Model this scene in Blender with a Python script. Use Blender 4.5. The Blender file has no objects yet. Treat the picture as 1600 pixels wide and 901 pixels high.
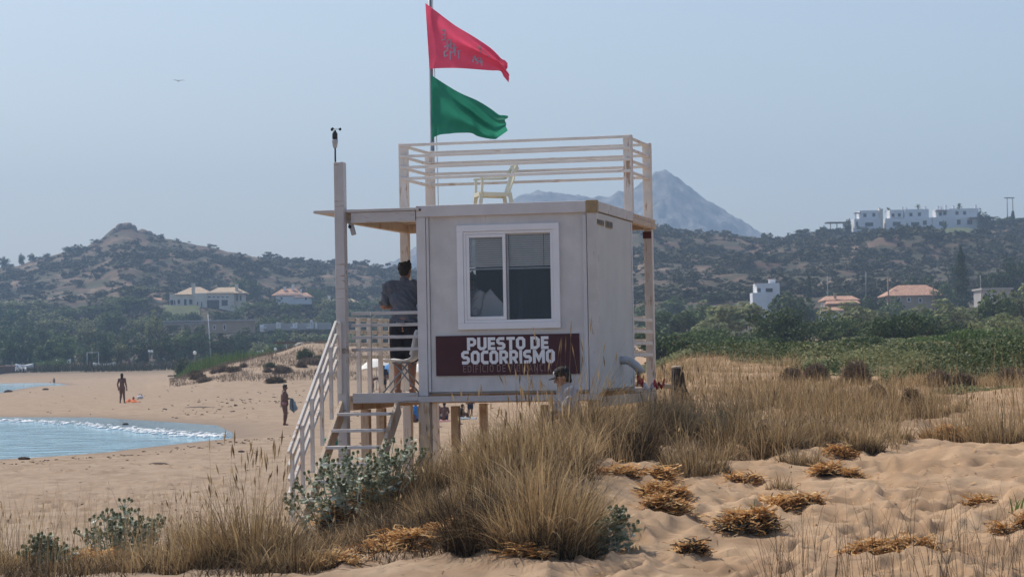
import bpy, bmesh, math, random
import numpy as np
from mathutils import Vector, Matrix

S = bpy.context.scene
COL = S.collection
R = math.radians

# ------------------------------------------------------------------ camera
CAMZ = 2.25                      # metres above the sea
F = 3840.0                       # focal length in pixels of a 1600 px wide frame
PITCH, ROLL = 1.604, -1.03
M3 = (Matrix.Rotation(R(90 + PITCH), 3, 'X') @ Matrix.Rotation(R(ROLL), 3, 'Z'))
cam = bpy.data.cameras.new('camera')
cam.sensor_width = 36.0
cam.lens = F * 36.0 / 1600.0
cam.clip_start, cam.clip_end = 0.5, 20000.0
cam.dof.use_dof = True
cam.dof.focus_distance = 32.5
cam.dof.aperture_fstop = 8.0
camo = bpy.data.objects.new('camera', cam)
camo.matrix_world = Matrix.Translation((0, 0, CAMZ)) @ M3.to_4x4()
COL.objects.link(camo)
S.camera = camo

# ------------------------------------------------------------------ daylight
SUN_ELEV, SUN_AZ = 51.0, -42.0     # azimuth from +Y, negative to the left: the sun stands behind the scene
w = bpy.data.worlds.new('World'); S.world = w; w.use_nodes = True
nt = w.node_tree
sky = nt.nodes.new('ShaderNodeTexSky'); sky.sky_type = 'NISHITA'
sky.sun_disc = False
sky.sun_elevation = R(SUN_ELEV); sky.sun_rotation = R(SUN_AZ)
sky.altitude = 0; sky.air_density = 1.0; sky.dust_density = 2.1; sky.ozone_density = 0.9
bg = nt.nodes['Background']; bg.inputs['Strength'].default_value = 0.098
nt.links.new(sky.outputs['Color'], bg.inputs['Color'])
sl = bpy.data.lights.new('sun', 'SUN'); sl.energy = 2.9; sl.angle = R(0.55); sl.color = (1.0, 0.93, 0.82)
so = bpy.data.objects.new('sun', sl)
sd = Vector((math.sin(R(SUN_AZ)) * math.cos(R(SUN_ELEV)), math.cos(R(SUN_AZ)) * math.cos(R(SUN_ELEV)), math.sin(R(SUN_ELEV))))
so.rotation_euler = sd.to_track_quat('Z', 'Y').to_euler()
so.location = (-30, 40, 60)
COL.objects.link(so)
S.view_settings.view_transform = 'Standard'
S.view_settings.look = 'None'
S.view_settings.exposure = 0.50
S.view_settings.gamma = 1.0
S.cycles.max_bounces = 6
S.cycles.transparent_max_bounces = 12
S.cycles.volume_bounces = 1
S.cycles.use_denoising = True

# ------------------------------------------------------------------ helpers: pixels of the photograph to rays
def ray(px, py):
    d = M3 @ Vector((px - 800.0, -(py - 450.5), -F))
    return d / d.y
def at(px, py, Y):
    d = ray(px, py)
    return Vector((d.x * Y, Y, CAMZ + d.z * Y))
def on_z(px, py, z):
    d = ray(px, py)
    return at(px, py, (z - CAMZ) / d.z)

# ------------------------------------------------------------------ noise
def _h(ix, iy, seed):
    n = (ix * 374761393 + iy * 668265263 + seed * 144269504) & 0xffffffff
    n = ((n ^ (n >> 13)) * 1274126177) & 0xffffffff
    return ((n ^ (n >> 16)) & 0xffff) / 65535.0
def vnoise(x, y, seed=0):
    x = np.asarray(x, dtype=float); y = np.asarray(y, dtype=float)
    ix = np.floor(x).astype(np.int64); iy = np.floor(y).astype(np.int64)
    fx = x - ix; fy = y - iy
    fx = fx * fx * (3 - 2 * fx); fy = fy * fy * (3 - 2 * fy)
    a = _h(ix, iy, seed); b = _h(ix + 1, iy, seed); c = _h(ix, iy + 1, seed); d = _h(ix + 1, iy + 1, seed)
    return (a + (b - a) * fx) * (1 - fy) + (c + (d - c) * fx) * fy - 0.5
def fbm(x, y, seed=0, oct=4, gain=0.5):
    s = 0; a = 1.0
    for k in range(oct):
        s = s + a * vnoise(x, y, seed + k * 17); x = x * 2.03 + 5.1; y = y * 2.03 + 9.7; a *= gain
    return s
def sstep(t):
    t = np.clip(t, 0, 1); return t * t * (3 - 2 * t)

# ------------------------------------------------------------------ terrain height
W1 = [on_z(px, py, 0)[:2] for px, py in ((-1500, 880), (-400, 757), (-200, 737), (0, 717.5), (90, 712), (168, 706), (225, 699), (270, 694), (320, 688.5), (363, 684),
      (363, 677), (339, 664.5), (258, 659), (144, 652), (0, 651.5), (-400, 648), (-1500, 650))]
W2 = [on_z(px, py, 0)[:2] for px, py in ((-1500, 720), (-300, 645), (0, 613.5), (30, 607.5), (54, 604), (120, 601.7), (168, 597.2), (166, 595.2), (100, 596.3), (0, 598), (-300, 603), (-1500, 624))]
def poly_sd(X, Y, P):
    best = np.full(X.shape, 1e18); inside = np.zeros(X.shape, bool)
    n = len(P)
    for i in range(n):
        ax, ay = P[i]; bx, by = P[(i + 1) % n]
        dx, dy = bx - ax, by - ay
        t = np.clip(((X - ax) * dx + (Y - ay) * dy) / (dx * dx + dy * dy), 0, 1)
        best = np.minimum(best, (X - ax - t * dx) ** 2 + (Y - ay - t * dy) ** 2)
        c = ((ay > Y) != (by > Y)) & (X < dx * (Y - ay) / (dy if dy else 1e-9) + ax)
        inside ^= c
    d = np.sqrt(best)
    return np.where(inside, -d, d)

RIDGE = [(-700, 470, 1150), (-300, 436, 1200), (0, 417, 1200), (30, 412, 1200), (60, 404, 1200), (100, 392, 1200), (130, 384, 1200), (160, 372, 1200), (178, 360, 1200), (190, 355, 1200), (205, 356, 1200),
         (216, 362, 1200), (240, 368, 1200), (300, 381, 1200), (350, 392, 1200), (400, 402, 1190), (450, 409, 1180), (500, 414, 1170), (545, 418, 1160), (600, 425, 1150), (660, 429, 1130),
         (720, 421, 1100), (800, 402, 1070), (900, 377, 1030), (1000, 357, 1000), (1050, 359, 1000), (1100, 362, 1000), (1190, 368, 1000), (1215, 369, 1000), (1250, 363, 1000), (1300, 357, 1000),
         (1340, 356, 1000), (1400, 355, 1000), (1500, 355, 1000), (1560, 352, 1000), (1600, 348, 1000), (1900, 340, 1000), (2400, 345, 1000)]
_rd = [(ray(p, q), D) for p, q, D in RIDGE]
R_AZ = [d.x for d, D in _rd]
R_D = [D for d, D in _rd]
R_Z = [CAMZ + d.z * D for d, D in _rd]

def height(X, Y, detail=True):
    X = np.asarray(X, dtype=float); Y = np.asarray(Y, dtype=float)
    Ys = np.maximum(Y, 1.0)
    az = np.clip(X / Ys, -0.6, 0.6)
    px = 800 + F * az
    front = Y > 5
    sdw = np.minimum(poly_sd(X, Y, W1), poly_sd(X, Y, W2))
    land = np.maximum(sdw, 0)
    beach = np.where(sdw > 0, 0.15 * (1 - np.exp(-land / 2.5)) + 0.0006 * np.minimum(land, 60), np.maximum(0.05 * sdw, -1.2))
    beach = beach + np.interp(Y, [270, 450], [0, 1.35]) * sstep((px + 60) / 80.0)
    beach = beach + np.interp(Y, [0, 12, 18, 22, 26, 31], [.6, .55, .38, .26, .12, 0]) * (sdw > 3)
    zr = np.interp(Y, [0, 10, 18.7, 22, 31, 42, 60, 90, 150, 250, 450], [.45, .5, .55, .8, 1.2, 1.5, 1.8, 2.1, 2.4, 3.1, 5.0])
    xb = np.interp(Y, [15, 22, 28, 32, 60, 100, 180, 260, 450], [-1.5, -1.0, -.1, .8, 2.6, 5, 9, 12, 10])
    wd = np.interp(Y, [15, 22, 28, 32, 60, 100, 180, 260, 450], [3, 3, 2.6, 2.2, 3.5, 6, 10, 20, 60])
    k = sstep((X - xb) / wd + .5)
    z = beach * (1 - k) + zr * k
    z = z + .28 * np.exp(-((X + .2) / 1.3) ** 2 - ((Y - 24.6) / 1.6) ** 2)
    z = z + .52 * np.exp(-((X + 1.55) / 1.05) ** 2 - ((Y - 25.9) / 1.15) ** 2)
    z = z + .16 * np.exp(-((X + 2.5) / .9) ** 2 - ((Y - 22.0) / 1.2) ** 2)
    # dune behind the beach
    A = np.interp(px, [225, 275, 310, 345, 400, 440, 470, 520, 600, 700, 850, 1000], [0, .6, 1.2, 1.9, 2.4, 2.8, 3.2, 3.2, 2.9, 2.3, 1.2, 0])
    A = A * (1 + .35 * fbm(X / 9, Y / 22, 5, 3))
    z = z + A * sstep((Y - 172) / 58.0) * (1 - .75 * sstep((Y - 232) / 60.0))
    if detail:
        n1 = fbm(X / 3.1, Y / 3.1, 11, 3) * np.interp(Y, [0, 20, 80, 200], [.14, .16, .12, .1])
        n1 = n1 + k * (fbm(X / .95, Y / 1.3, 13, 2) * np.interp(Y, [0, 20, 45, 70], [.085, .085, .07, 0]) - .10 * np.maximum(0, fbm(X / .6, Y / .75, 15, 1) - .16) * np.interp(Y, [0, 40, 60], [4, 4, 0]) * .5)
        ft = np.abs(fbm(X / .42, Y / .5, 31, 2)) * np.interp(Y, [0, 20, 60, 120, 200], [.10, .10, .11, .08, 0])
        rip = np.sin((Y + .35 * X + 1.5 * fbm(X / 1.5, Y / 1.5, 41, 2)) * 2 * math.pi / .33) * np.interp(Y, [15, 20, 40, 60], [.008, .01, .005, 0]) * k
        amp = sstep(land / 3.0)
        z = z + (n1 * (.35 + .9 * k) - ft * (1 + .9 * k) + rip) * amp
    # hills
    r = Y
    zb = np.where(True, beach * (1 - k) + zr * k, 0)
    zrd = np.interp(az, R_AZ, R_Z); rd = np.interp(az, R_AZ, R_D)
    t = np.clip((r - 450) / (rd - 450), 0, 1)
    ex = np.interp(px, [300, 700, 1000], [1.6, 1.6, 1.15])
    zh = (zrd - zb) * t ** ex
    over = np.clip((r - rd) / 900.0, 0, 1)
    zh = zh * (1 - sstep(over) * .95)
    hn = fbm(X / 70, Y / 70, 71, 4) * 9 * sstep(t * 1.6) * (1 - .75 * sstep((t - .8) / .2))
    hn = hn + fbm(X / 11, Y / 11, 75, 3) * 1.6 * sstep(t * 2)
    pk = np.exp(-((px - 200) / 60.0) ** 2) * sstep((t - .6) / .3)
    hn = hn + pk * fbm(X / 14, Y / 14, 81, 3) * 4
    z = np.where(front, z + np.where(r > 450, zh + hn, 0), z)
    return z

_TY = np.geomspace(9, 1300, 5000)
def hit(px, py, ymin=9, ymax=1300):
    """where the ray through a pixel meets the terrain"""
    d = ray(px, py)
    m = (_TY >= ymin) & (_TY <= ymax)
    Y = _TY[m]; zz = CAMZ + d.z * Y
    g = zz - height(d.x * Y, Y)
    i = np.argmax(g < 0)
    if not (g < 0).any(): i = len(Y) - 1
    Yh = Y[i]
    if i > 0:
        Yh = Y[i - 1] + (Y[i] - Y[i - 1]) * g[i - 1] / (g[i - 1] - g[i] + 1e-12)
    X = d.x * Yh
    return Vector((X, Yh, float(height(np.array([X]), np.array([Yh]))[0])))
def gz(X, Y):
    return float(height(np.array([X]), np.array([Y]))[0])

# ------------------------------------------------------------------ materials
def N(nt, t, **kw):
    n = nt.nodes.new(t)
    for k, v in kw.items(): setattr(n, k, v)
    return n
def ramp(nt, fac, stops):
    r = N(nt, 'ShaderNodeValToRGB')
    e = r.color_ramp.elements
    while len(e) < len(stops): e.new(.5)
    for i, (p, c) in enumerate(stops):
        e[i].position = p; e[i].color = (c[0], c[1], c[2], 1)
    nt.links.new(fac, r.inputs[0])
    return r.outputs[0]
def base(name, rough=.7, spec=.3):
    m = bpy.data.materials.new(name); m.use_nodes = True
    nt = m.node_tree
    b = nt.nodes['Principled BSDF']
    b.inputs['Roughness'].default_value = rough
    b.inputs['Specular IOR Level'].default_value = spec
    return m, nt, b
def noise_fac(nt, scale, detail=4, coord='Object', stretch=None, rough=.55):
    tc = N(nt, 'ShaderNodeTexCoord')
    src = tc.outputs[coord]
    if coord == 'Position':
        pass
    if stretch:
        mp = N(nt, 'ShaderNodeMapping'); mp.inputs['Scale'].default_value = stretch
        nt.links.new(src, mp.inputs[0]); src = mp.outputs[0]
    n = N(nt, 'ShaderNodeTexNoise'); n.inputs['Scale'].default_value = scale; n.inputs['Detail'].default_value = detail
    n.inputs['Roughness'].default_value = rough
    nt.links.new(src, n.inputs[0])
    return n.outputs[0]
def bump(nt, b, fac, strength=.3, dist=.02):
    bp = N(nt, 'ShaderNodeBump'); bp.inputs['Strength'].default_value = strength; bp.inputs['Distance'].default_value = dist
    nt.links.new(fac, bp.inputs['Height']); nt.links.new(bp.outputs[0], b.inputs['Normal'])
def simple(name, c, rough=.6, var=.18, scale=6, bmp=.0, spec=.3, metal=0, stretch=None):
    m, nt, b = base(name, rough, spec)
    f = noise_fac(nt, scale, stretch=stretch)
    lo = [x * (1 - var) for x in c]; hi = [min(1, x * (1 + var)) for x in c]
    nt.links.new(ramp(nt, f, [(.3, lo), (.7, hi)]), b.inputs['Base Color'])
    b.inputs['Metallic'].default_value = metal
    if bmp: bump(nt, b, f, bmp)
    return m
def mixc(nt, fac, a, b):
    mx = N(nt, 'ShaderNodeMix', data_type='RGBA')
    for s, v in ((6, a), (7, b)):
        if isinstance(v, (tuple, list)): mx.inputs[s].default_value = (v[0], v[1], v[2], 1)
        else: nt.links.new(v, mx.inputs[s])
    if isinstance(fac, float): mx.inputs[0].default_value = fac
    else: nt.links.new(fac, mx.inputs[0])
    return mx.outputs[2]
def painted_wood(name, paint, bare, peel=.56, rough=.75, grain=(14, 14, 1.2)):
    m, nt, b = base(name, rough)
    f = noise_fac(nt, 2.2, 6, stretch=grain)
    f2 = noise_fac(nt, 3.1, 5)
    pc = ramp(nt, f2, [(.3, [x * .82 for x in paint]), (.65, paint)])
    ad = N(nt, 'ShaderNodeMath', operation='ADD'); nt.links.new(f, ad.inputs[0]); nt.links.new(f2, ad.inputs[1])
    sc = N(nt, 'ShaderNodeMath', operation='MULTIPLY'); sc.inputs[1].default_value = .5; nt.links.new(ad.outputs[0], sc.inputs[0])
    pm = ramp(nt, sc.outputs[0], [(peel, (0, 0, 0)), (peel + .07, (1, 1, 1))])
    nt.links.new(mixc(nt, pm, pc, bare), b.inputs['Base Color'])
    bump(nt, b, f, .35, .006)
    return m
def leafmat(name, stops, rough=.65, trans=.3, objvar=.25):
    """leaves or blades: a colour per leaf, a tint per plant, a little light through"""
    m, nt, b = base(name, rough, .10)
    g = N(nt, 'ShaderNodeNewGeometry')
    c = ramp(nt, g.outputs['Random Per Island'], stops)
    oi = N(nt, 'ShaderNodeObjectInfo')
    mr = N(nt, 'ShaderNodeMapRange'); mr.inputs[3].default_value = 1 - objvar; mr.inputs[4].default_value = 1 + objvar
    nt.links.new(oi.outputs['Random'], mr.inputs[0])
    hs = N(nt, 'ShaderNodeHueSaturation'); nt.links.new(c, hs.inputs['Color']); nt.links.new(mr.outputs[0], hs.inputs['Value'])
    nt.links.new(hs.outputs[0], b.inputs['Base Color'])
    tr = N(nt, 'ShaderNodeBsdfTranslucent'); nt.links.new(hs.outputs[0], tr.inputs[0])
    mx = N(nt, 'ShaderNodeMixShader'); mx.inputs[0].default_value = trans
    nt.links.new(b.outputs[0], mx.inputs[1]); nt.links.new(tr.outputs[0], mx.inputs[2])
    nt.links.new(mx.outputs[0], nt.nodes['Material Output'].inputs[0])
    return m

MT = {}
MT['wood'] = painted_wood('painted_post_wood', (.76, .71, .66), (.42, .28, .19), .55)
MT['woodx'] = painted_wood('painted_rail_wood', (.78, .73, .67), (.46, .30, .20), .57, grain=(1.2, 14, 14))
MT['barewood'] = painted_wood('bare_plank_wood', (.60, .48, .37), (.40, .26, .16), .52)
MT['beam'] = painted_wood('beam_wood', (.58, .56, .56), (.32, .25, .21), .565, grain=(1.0, 12, 12))
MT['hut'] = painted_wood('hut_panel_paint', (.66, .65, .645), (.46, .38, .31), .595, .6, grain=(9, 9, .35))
def _ribs(m):
    nt = m.node_tree; b = nt.nodes['Principled BSDF']; tc = N(nt, 'ShaderNodeTexCoord'); wv = N(nt, 'ShaderNodeTexWave'); wv.inputs['Scale'].default_value = 3.2; wv.inputs['Distortion'].default_value = .4; wv.inputs['Detail'].default_value = 1
    nt.links.new(tc.outputs['Object'], wv.inputs[0]); old = b.inputs['Normal'].links[0].from_node; bp = N(nt, 'ShaderNodeBump'); bp.inputs['Strength'].default_value = .22; bp.inputs['Distance'].default_value = .006
    nt.links.new(wv.outputs[1], bp.inputs['Height']); nt.links.new(old.outputs[0], bp.inputs['Normal']); nt.links.new(bp.outputs[0], b.inputs['Normal'])
_ribs(MT['hut'])
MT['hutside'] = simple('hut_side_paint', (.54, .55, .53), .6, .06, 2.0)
MT['rustpost'] = painted_wood('rusty_post_paint', (.62, .60, .58), (.30, .22, .16), .565, .6, grain=(6, 6, 2))
MT['trim'] = simple('trim_paint', (.62, .61, .62), .55, .08, 3)
MT['yellowed'] = simple('yellowed_foam', (.36, .27, .15), .8, .2, 8)
MT['pvc'] = simple('white_pvc', (.80, .81, .84), .35, .04, 3)
MT['sign'] = simple('maroon_board', (.065, .018, .024), .45, .15, 4)
MT['letter'] = simple('white_lettering', (.82, .82, .85), .5, .04, 5)
MT['letterdim'] = simple('faded_lettering', (.30, .20, .185), .5, .1, 5)
MT['dark'] = simple('dark_metal', (.03, .033, .04), .5, .2, 9)
MT['steel'] = simple('galvanised_steel', (.30, .31, .33), .42, .12, 7, metal=.6)
MT['greyplastic'] = simple('grey_plastic', (.45, .47, .50), .45, .08, 5)
MT['chair'] = simple('white_plastic_chair', (.66, .66, .54), .45, .06, 5)
MT['shell'] = simple('white_shell_plastic', (.75, .75, .76), .35, .05, 4)
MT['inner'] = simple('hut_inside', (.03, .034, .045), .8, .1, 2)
MT['slat'] = simple('blind_slat', (.80, .76, .70), .5, .05, 9)
MT['bolt'] = simple('rusty_bolt', (.10, .03, .025), .7, .3, 30)
MT['white'] = simple('white_wall_paint', (.74, .75, .77), .7, .06, .4)
MT['cream'] = simple('cream_stone_wall', (.70, .63, .52), .8, .12, .6)
MT['tan'] = simple('tan_wall', (.36, .28, .20), .8, .12, .5)
MT['greywall'] = simple('grey_wall', (.40, .39, .38), .8, .1, .5)
MT['roof'] = simple('clay_tile_roof', (.44, .25, .17), .8, .45, 2.6, stretch=(1.6, .5, 1))
MT['roofpale'] = simple('pale_tile_roof', (.46, .35, .24), .8, .35, 2.6, stretch=(1.6, .5, 1))
MT['glass'] = simple('dark_window', (.035, .04, .05), .15, .2, 1)
MT['awning'] = simple('cream_canvas', (.72, .68, .58), .8, .08, 1)
MT['timber'] = simple('brown_timber', (.17, .11, .08), .8, .2, 3)
MT['poleg'] = simple('grey_pole', (.30, .28, .27), .7, .15, 2)
MT['globe'] = simple('white_globe', (.85, .85, .82), .3, .02, 1)
MT['skin'] = simple('tanned_skin', (.36, .19, .13), .55, .08, 12)
MT['skind'] = simple('brown_skin', (.155, .085, .066), .55, .08, 12)
MT['hair'] = simple('dark_hair', (.025, .018, .015), .55, .3, 40, .5)
MT['eyew'] = simple('eye', (.10, .08, .07), .2, .1, 10)
MT['shirt'] = simple('slate_shirt', (.115, .13, .165), .85, .12, 5, .3)
MT['shorts'] = simple('black_shorts', (.014, .015, .02), .85, .2, 6, .3)
MT['whitecloth'] = simple('white_cloth', (.72, .71, .72), .85, .06, 5, .3)
MT['shadedshirt'] = simple('shaded_white_shirt', (.40, .39, .41), .85, .08, 5, .3)  # white shirt cloth with its shade put into the colour
MT['blackcloth'] = simple('black_cloth', (.012, .012, .014), .8, .3, 8, .2)
MT['pink'] = simple('pink_cloth', (.35, .16, .17), .85, .1, 6)
MT['blue'] = simple('blue_cloth', (.04, .22, .52), .8, .12, 4)
MT['navy'] = simple('navy_cloth', (.025, .035, .07), .85, .2, 5, .3)
MT['orange'] = simple('orange_towel', (.55, .15, .06), .9, .2, 8)
MT['redcloth'] = simple('red_cloth', (.42, .035, .05), .85, .2, 8)
MT['towelg'] = simple('grey_towel', (.22, .28, .32), .9, .15, 8)
MT['greenp'] = simple('green_plastic', (.03, .35, .22), .5, .1, 5)
MT['brol'] = simple('white_umbrella', (.80, .78, .72), .8, .05, 2)
MT['bark'] = simple('bark', (.10, .075, .055), .9, .3, 6)
MT['drift'] = simple('driftwood', (.045, .036, .032), .9, .5, 9, .6, stretch=(3, 3, .6))
MT['driftpale'] = simple('pale_driftwood', (.40, .32, .24), .9, .2, 9, .4)
MT['rock'] = simple('rock', (.20, .15, .12), .9, .35, .25, .6)
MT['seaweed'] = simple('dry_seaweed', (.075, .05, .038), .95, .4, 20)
MT['foam'] = simple('surf_foam', (.85, .86, .86), .5, .05, 4)
MT['lawn'] = simple('lawn', (.085, .105, .042), .9, .3, .25)
MT['boat'] = simple('boat_white', (.78, .79, .80), .4, .06, 1)
MT['lace'] = simple('flag_rope', (.45, .45, .45), .8, .1, 8)

MT['grass'] = leafmat('dry_grass', [(0, (.085, .06, .035)), (.25, (.25, .17, .09)), (.5, (.41, .28, .14)), (.75, (.48, .35, .20)), (1, (.66, .50, .28))], .7, .28, .14)
MT['grassd'] = leafmat('shade_dark_old_grass', [(0, (.03, .022, .016)), (.45, (.09, .062, .038)), (.8, (.20, .14, .08)), (1, (.32, .235, .14))], .8, .15, .12)  # dead grass, darkened so its colour also holds the shade of tuft bases
MT['holly'] = leafmat('sea_holly_leaf', [(0, (.17, .22, .15)), (.35, (.36, .43, .33)), (.7, (.54, .60, .50)), (1, (.74, .74, .66))], .6, .2, .05)
MT['hollyhead'] = leafmat('sea_holly_head', [(0, (.07, .08, .045)), (1, (.20, .18, .09))], .8, .0, .05)
MT['yellowfl'] = leafmat('yellow_flower', [(0, (.50, .40, .04)), (1, (.60, .5, .08))], .7, .2, 0)
MT['deadleaf'] = leafmat('dead_leaf', [(0, (.20, .09, .035)), (.25, (.50, .25, .085)), (.65, (.68, .40, .16)), (1, (.76, .57, .32))], .65, .25, .06)
MT['blackleaf'] = leafmat('rotten_leaf', [(0, (.025, .02, .017)), (.7, (.08, .06, .045)), (1, (.22, .18, .14))], .8, .1, .05)
MT['greenblade'] = leafmat('green_blade', [(0, (.07, .12, .03)), (1, (.16, .22, .07))], .5, .3, .05)
MT['cushion'] = leafmat('dry_cushion_twig', [(0, (.10, .075, .06)), (.6, (.20, .15, .11)), (1, (.32, .25, .18))], .85, .1, .15)
MT['lf_dark'] = leafmat('dark_green_leaf', [(0, (.028, .05, .02)), (.6, (.058, .09, .034)), (1, (.10, .14, .055))], .6, .25, .15)
MT['lf_mid'] = leafmat('mid_green_leaf', [(0, (.055, .085, .032)), (.6, (.10, .15, .055)), (1, (.16, .22, .085))], .6, .28, .18)
MT['lf_olive'] = leafmat('olive_leaf', [(0, (.11, .125, .06)), (.55, (.21, .235, .11)), (1, (.31, .33, .17))], .65, .28, .18)
MT['lf_bright'] = leafmat('bright_green_leaf', [(0, (.05, .09, .025)), (.6, (.10, .16, .045)), (1, (.16, .23, .08))], .55, .3, .1)
MT['lf_cover'] = leafmat('ground_cover_leaf', [(0, (.024, .04, .016)), (.45, (.052, .082, .029)), (.8, (.095, .135, .047)), (1, (.16, .165, .075))], .5, .25, .05)
MT['lf_scrub'] = leafmat('scrub_leaf', [(0, (.026, .03, .017)), (.6, (.06, .064, .036)), (1, (.115, .115, .065))], .75, .15, .25)
# ------------------------------------------------------------------ object helpers
def tag(o, label=None, cat=None, group=None, kind=None):
    if label: o['label'] = label
    if cat: o['category'] = cat
    if group: o['group'] = group
    if kind: o['kind'] = kind
    return o
def link(name, me, mats, parent=None):
    o = bpy.data.objects.new(name, me)
    if me is not None and len(me.materials) == 0:
        for m in (mats if isinstance(mats, (list, tuple)) else [mats]): me.materials.append(m)
    COL.objects.link(o)
    if parent is not None: o.parent = parent
    return o
def empty(name, loc=(0, 0, 0), rz=0, **kw):
    o = bpy.data.objects.new(name, None); o.empty_display_size = .2
    o.location = loc; o.rotation_euler = (0, 0, rz); COL.objects.link(o)
    tag(o, **kw); return o
def copy_tree(o, parent=None):
    c = o.copy(); COL.objects.link(c)
    if parent is not None: c.parent = parent
    for ch in list(o.children): copy_tree(ch, c)
    return c
def npmesh(name, V, Q, smooth=False, T=None):
    """mesh from numpy: V (n,3), Q (m,4) quads, T (k,3) triangles"""
    me = bpy.data.meshes.new(name)
    V = np.ascontiguousarray(V, dtype=np.float32)
    Q = np.zeros((0, 4), np.int32) if Q is None else np.asarray(Q, np.int32)
    T = np.zeros((0, 3), np.int32) if T is None else np.asarray(T, np.int32)
    me.vertices.add(len(V)); me.vertices.foreach_set('co', V.ravel())
    nl = Q.size + T.size
    me.loops.add(nl); me.loops.foreach_set('vertex_index', np.concatenate([Q.ravel(), T.ravel()]))
    me.polygons.add(len(Q) + len(T))
    st = np.concatenate([np.arange(len(Q)) * 4, Q.size + np.arange(len(T)) * 3]).astype(np.int32)
    me.polygons.foreach_set('loop_start', st)
    if smooth: me.polygons.foreach_set('use_smooth', np.ones(len(Q) + len(T), bool))
    me.update(calc_edges=True)
    return me

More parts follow.
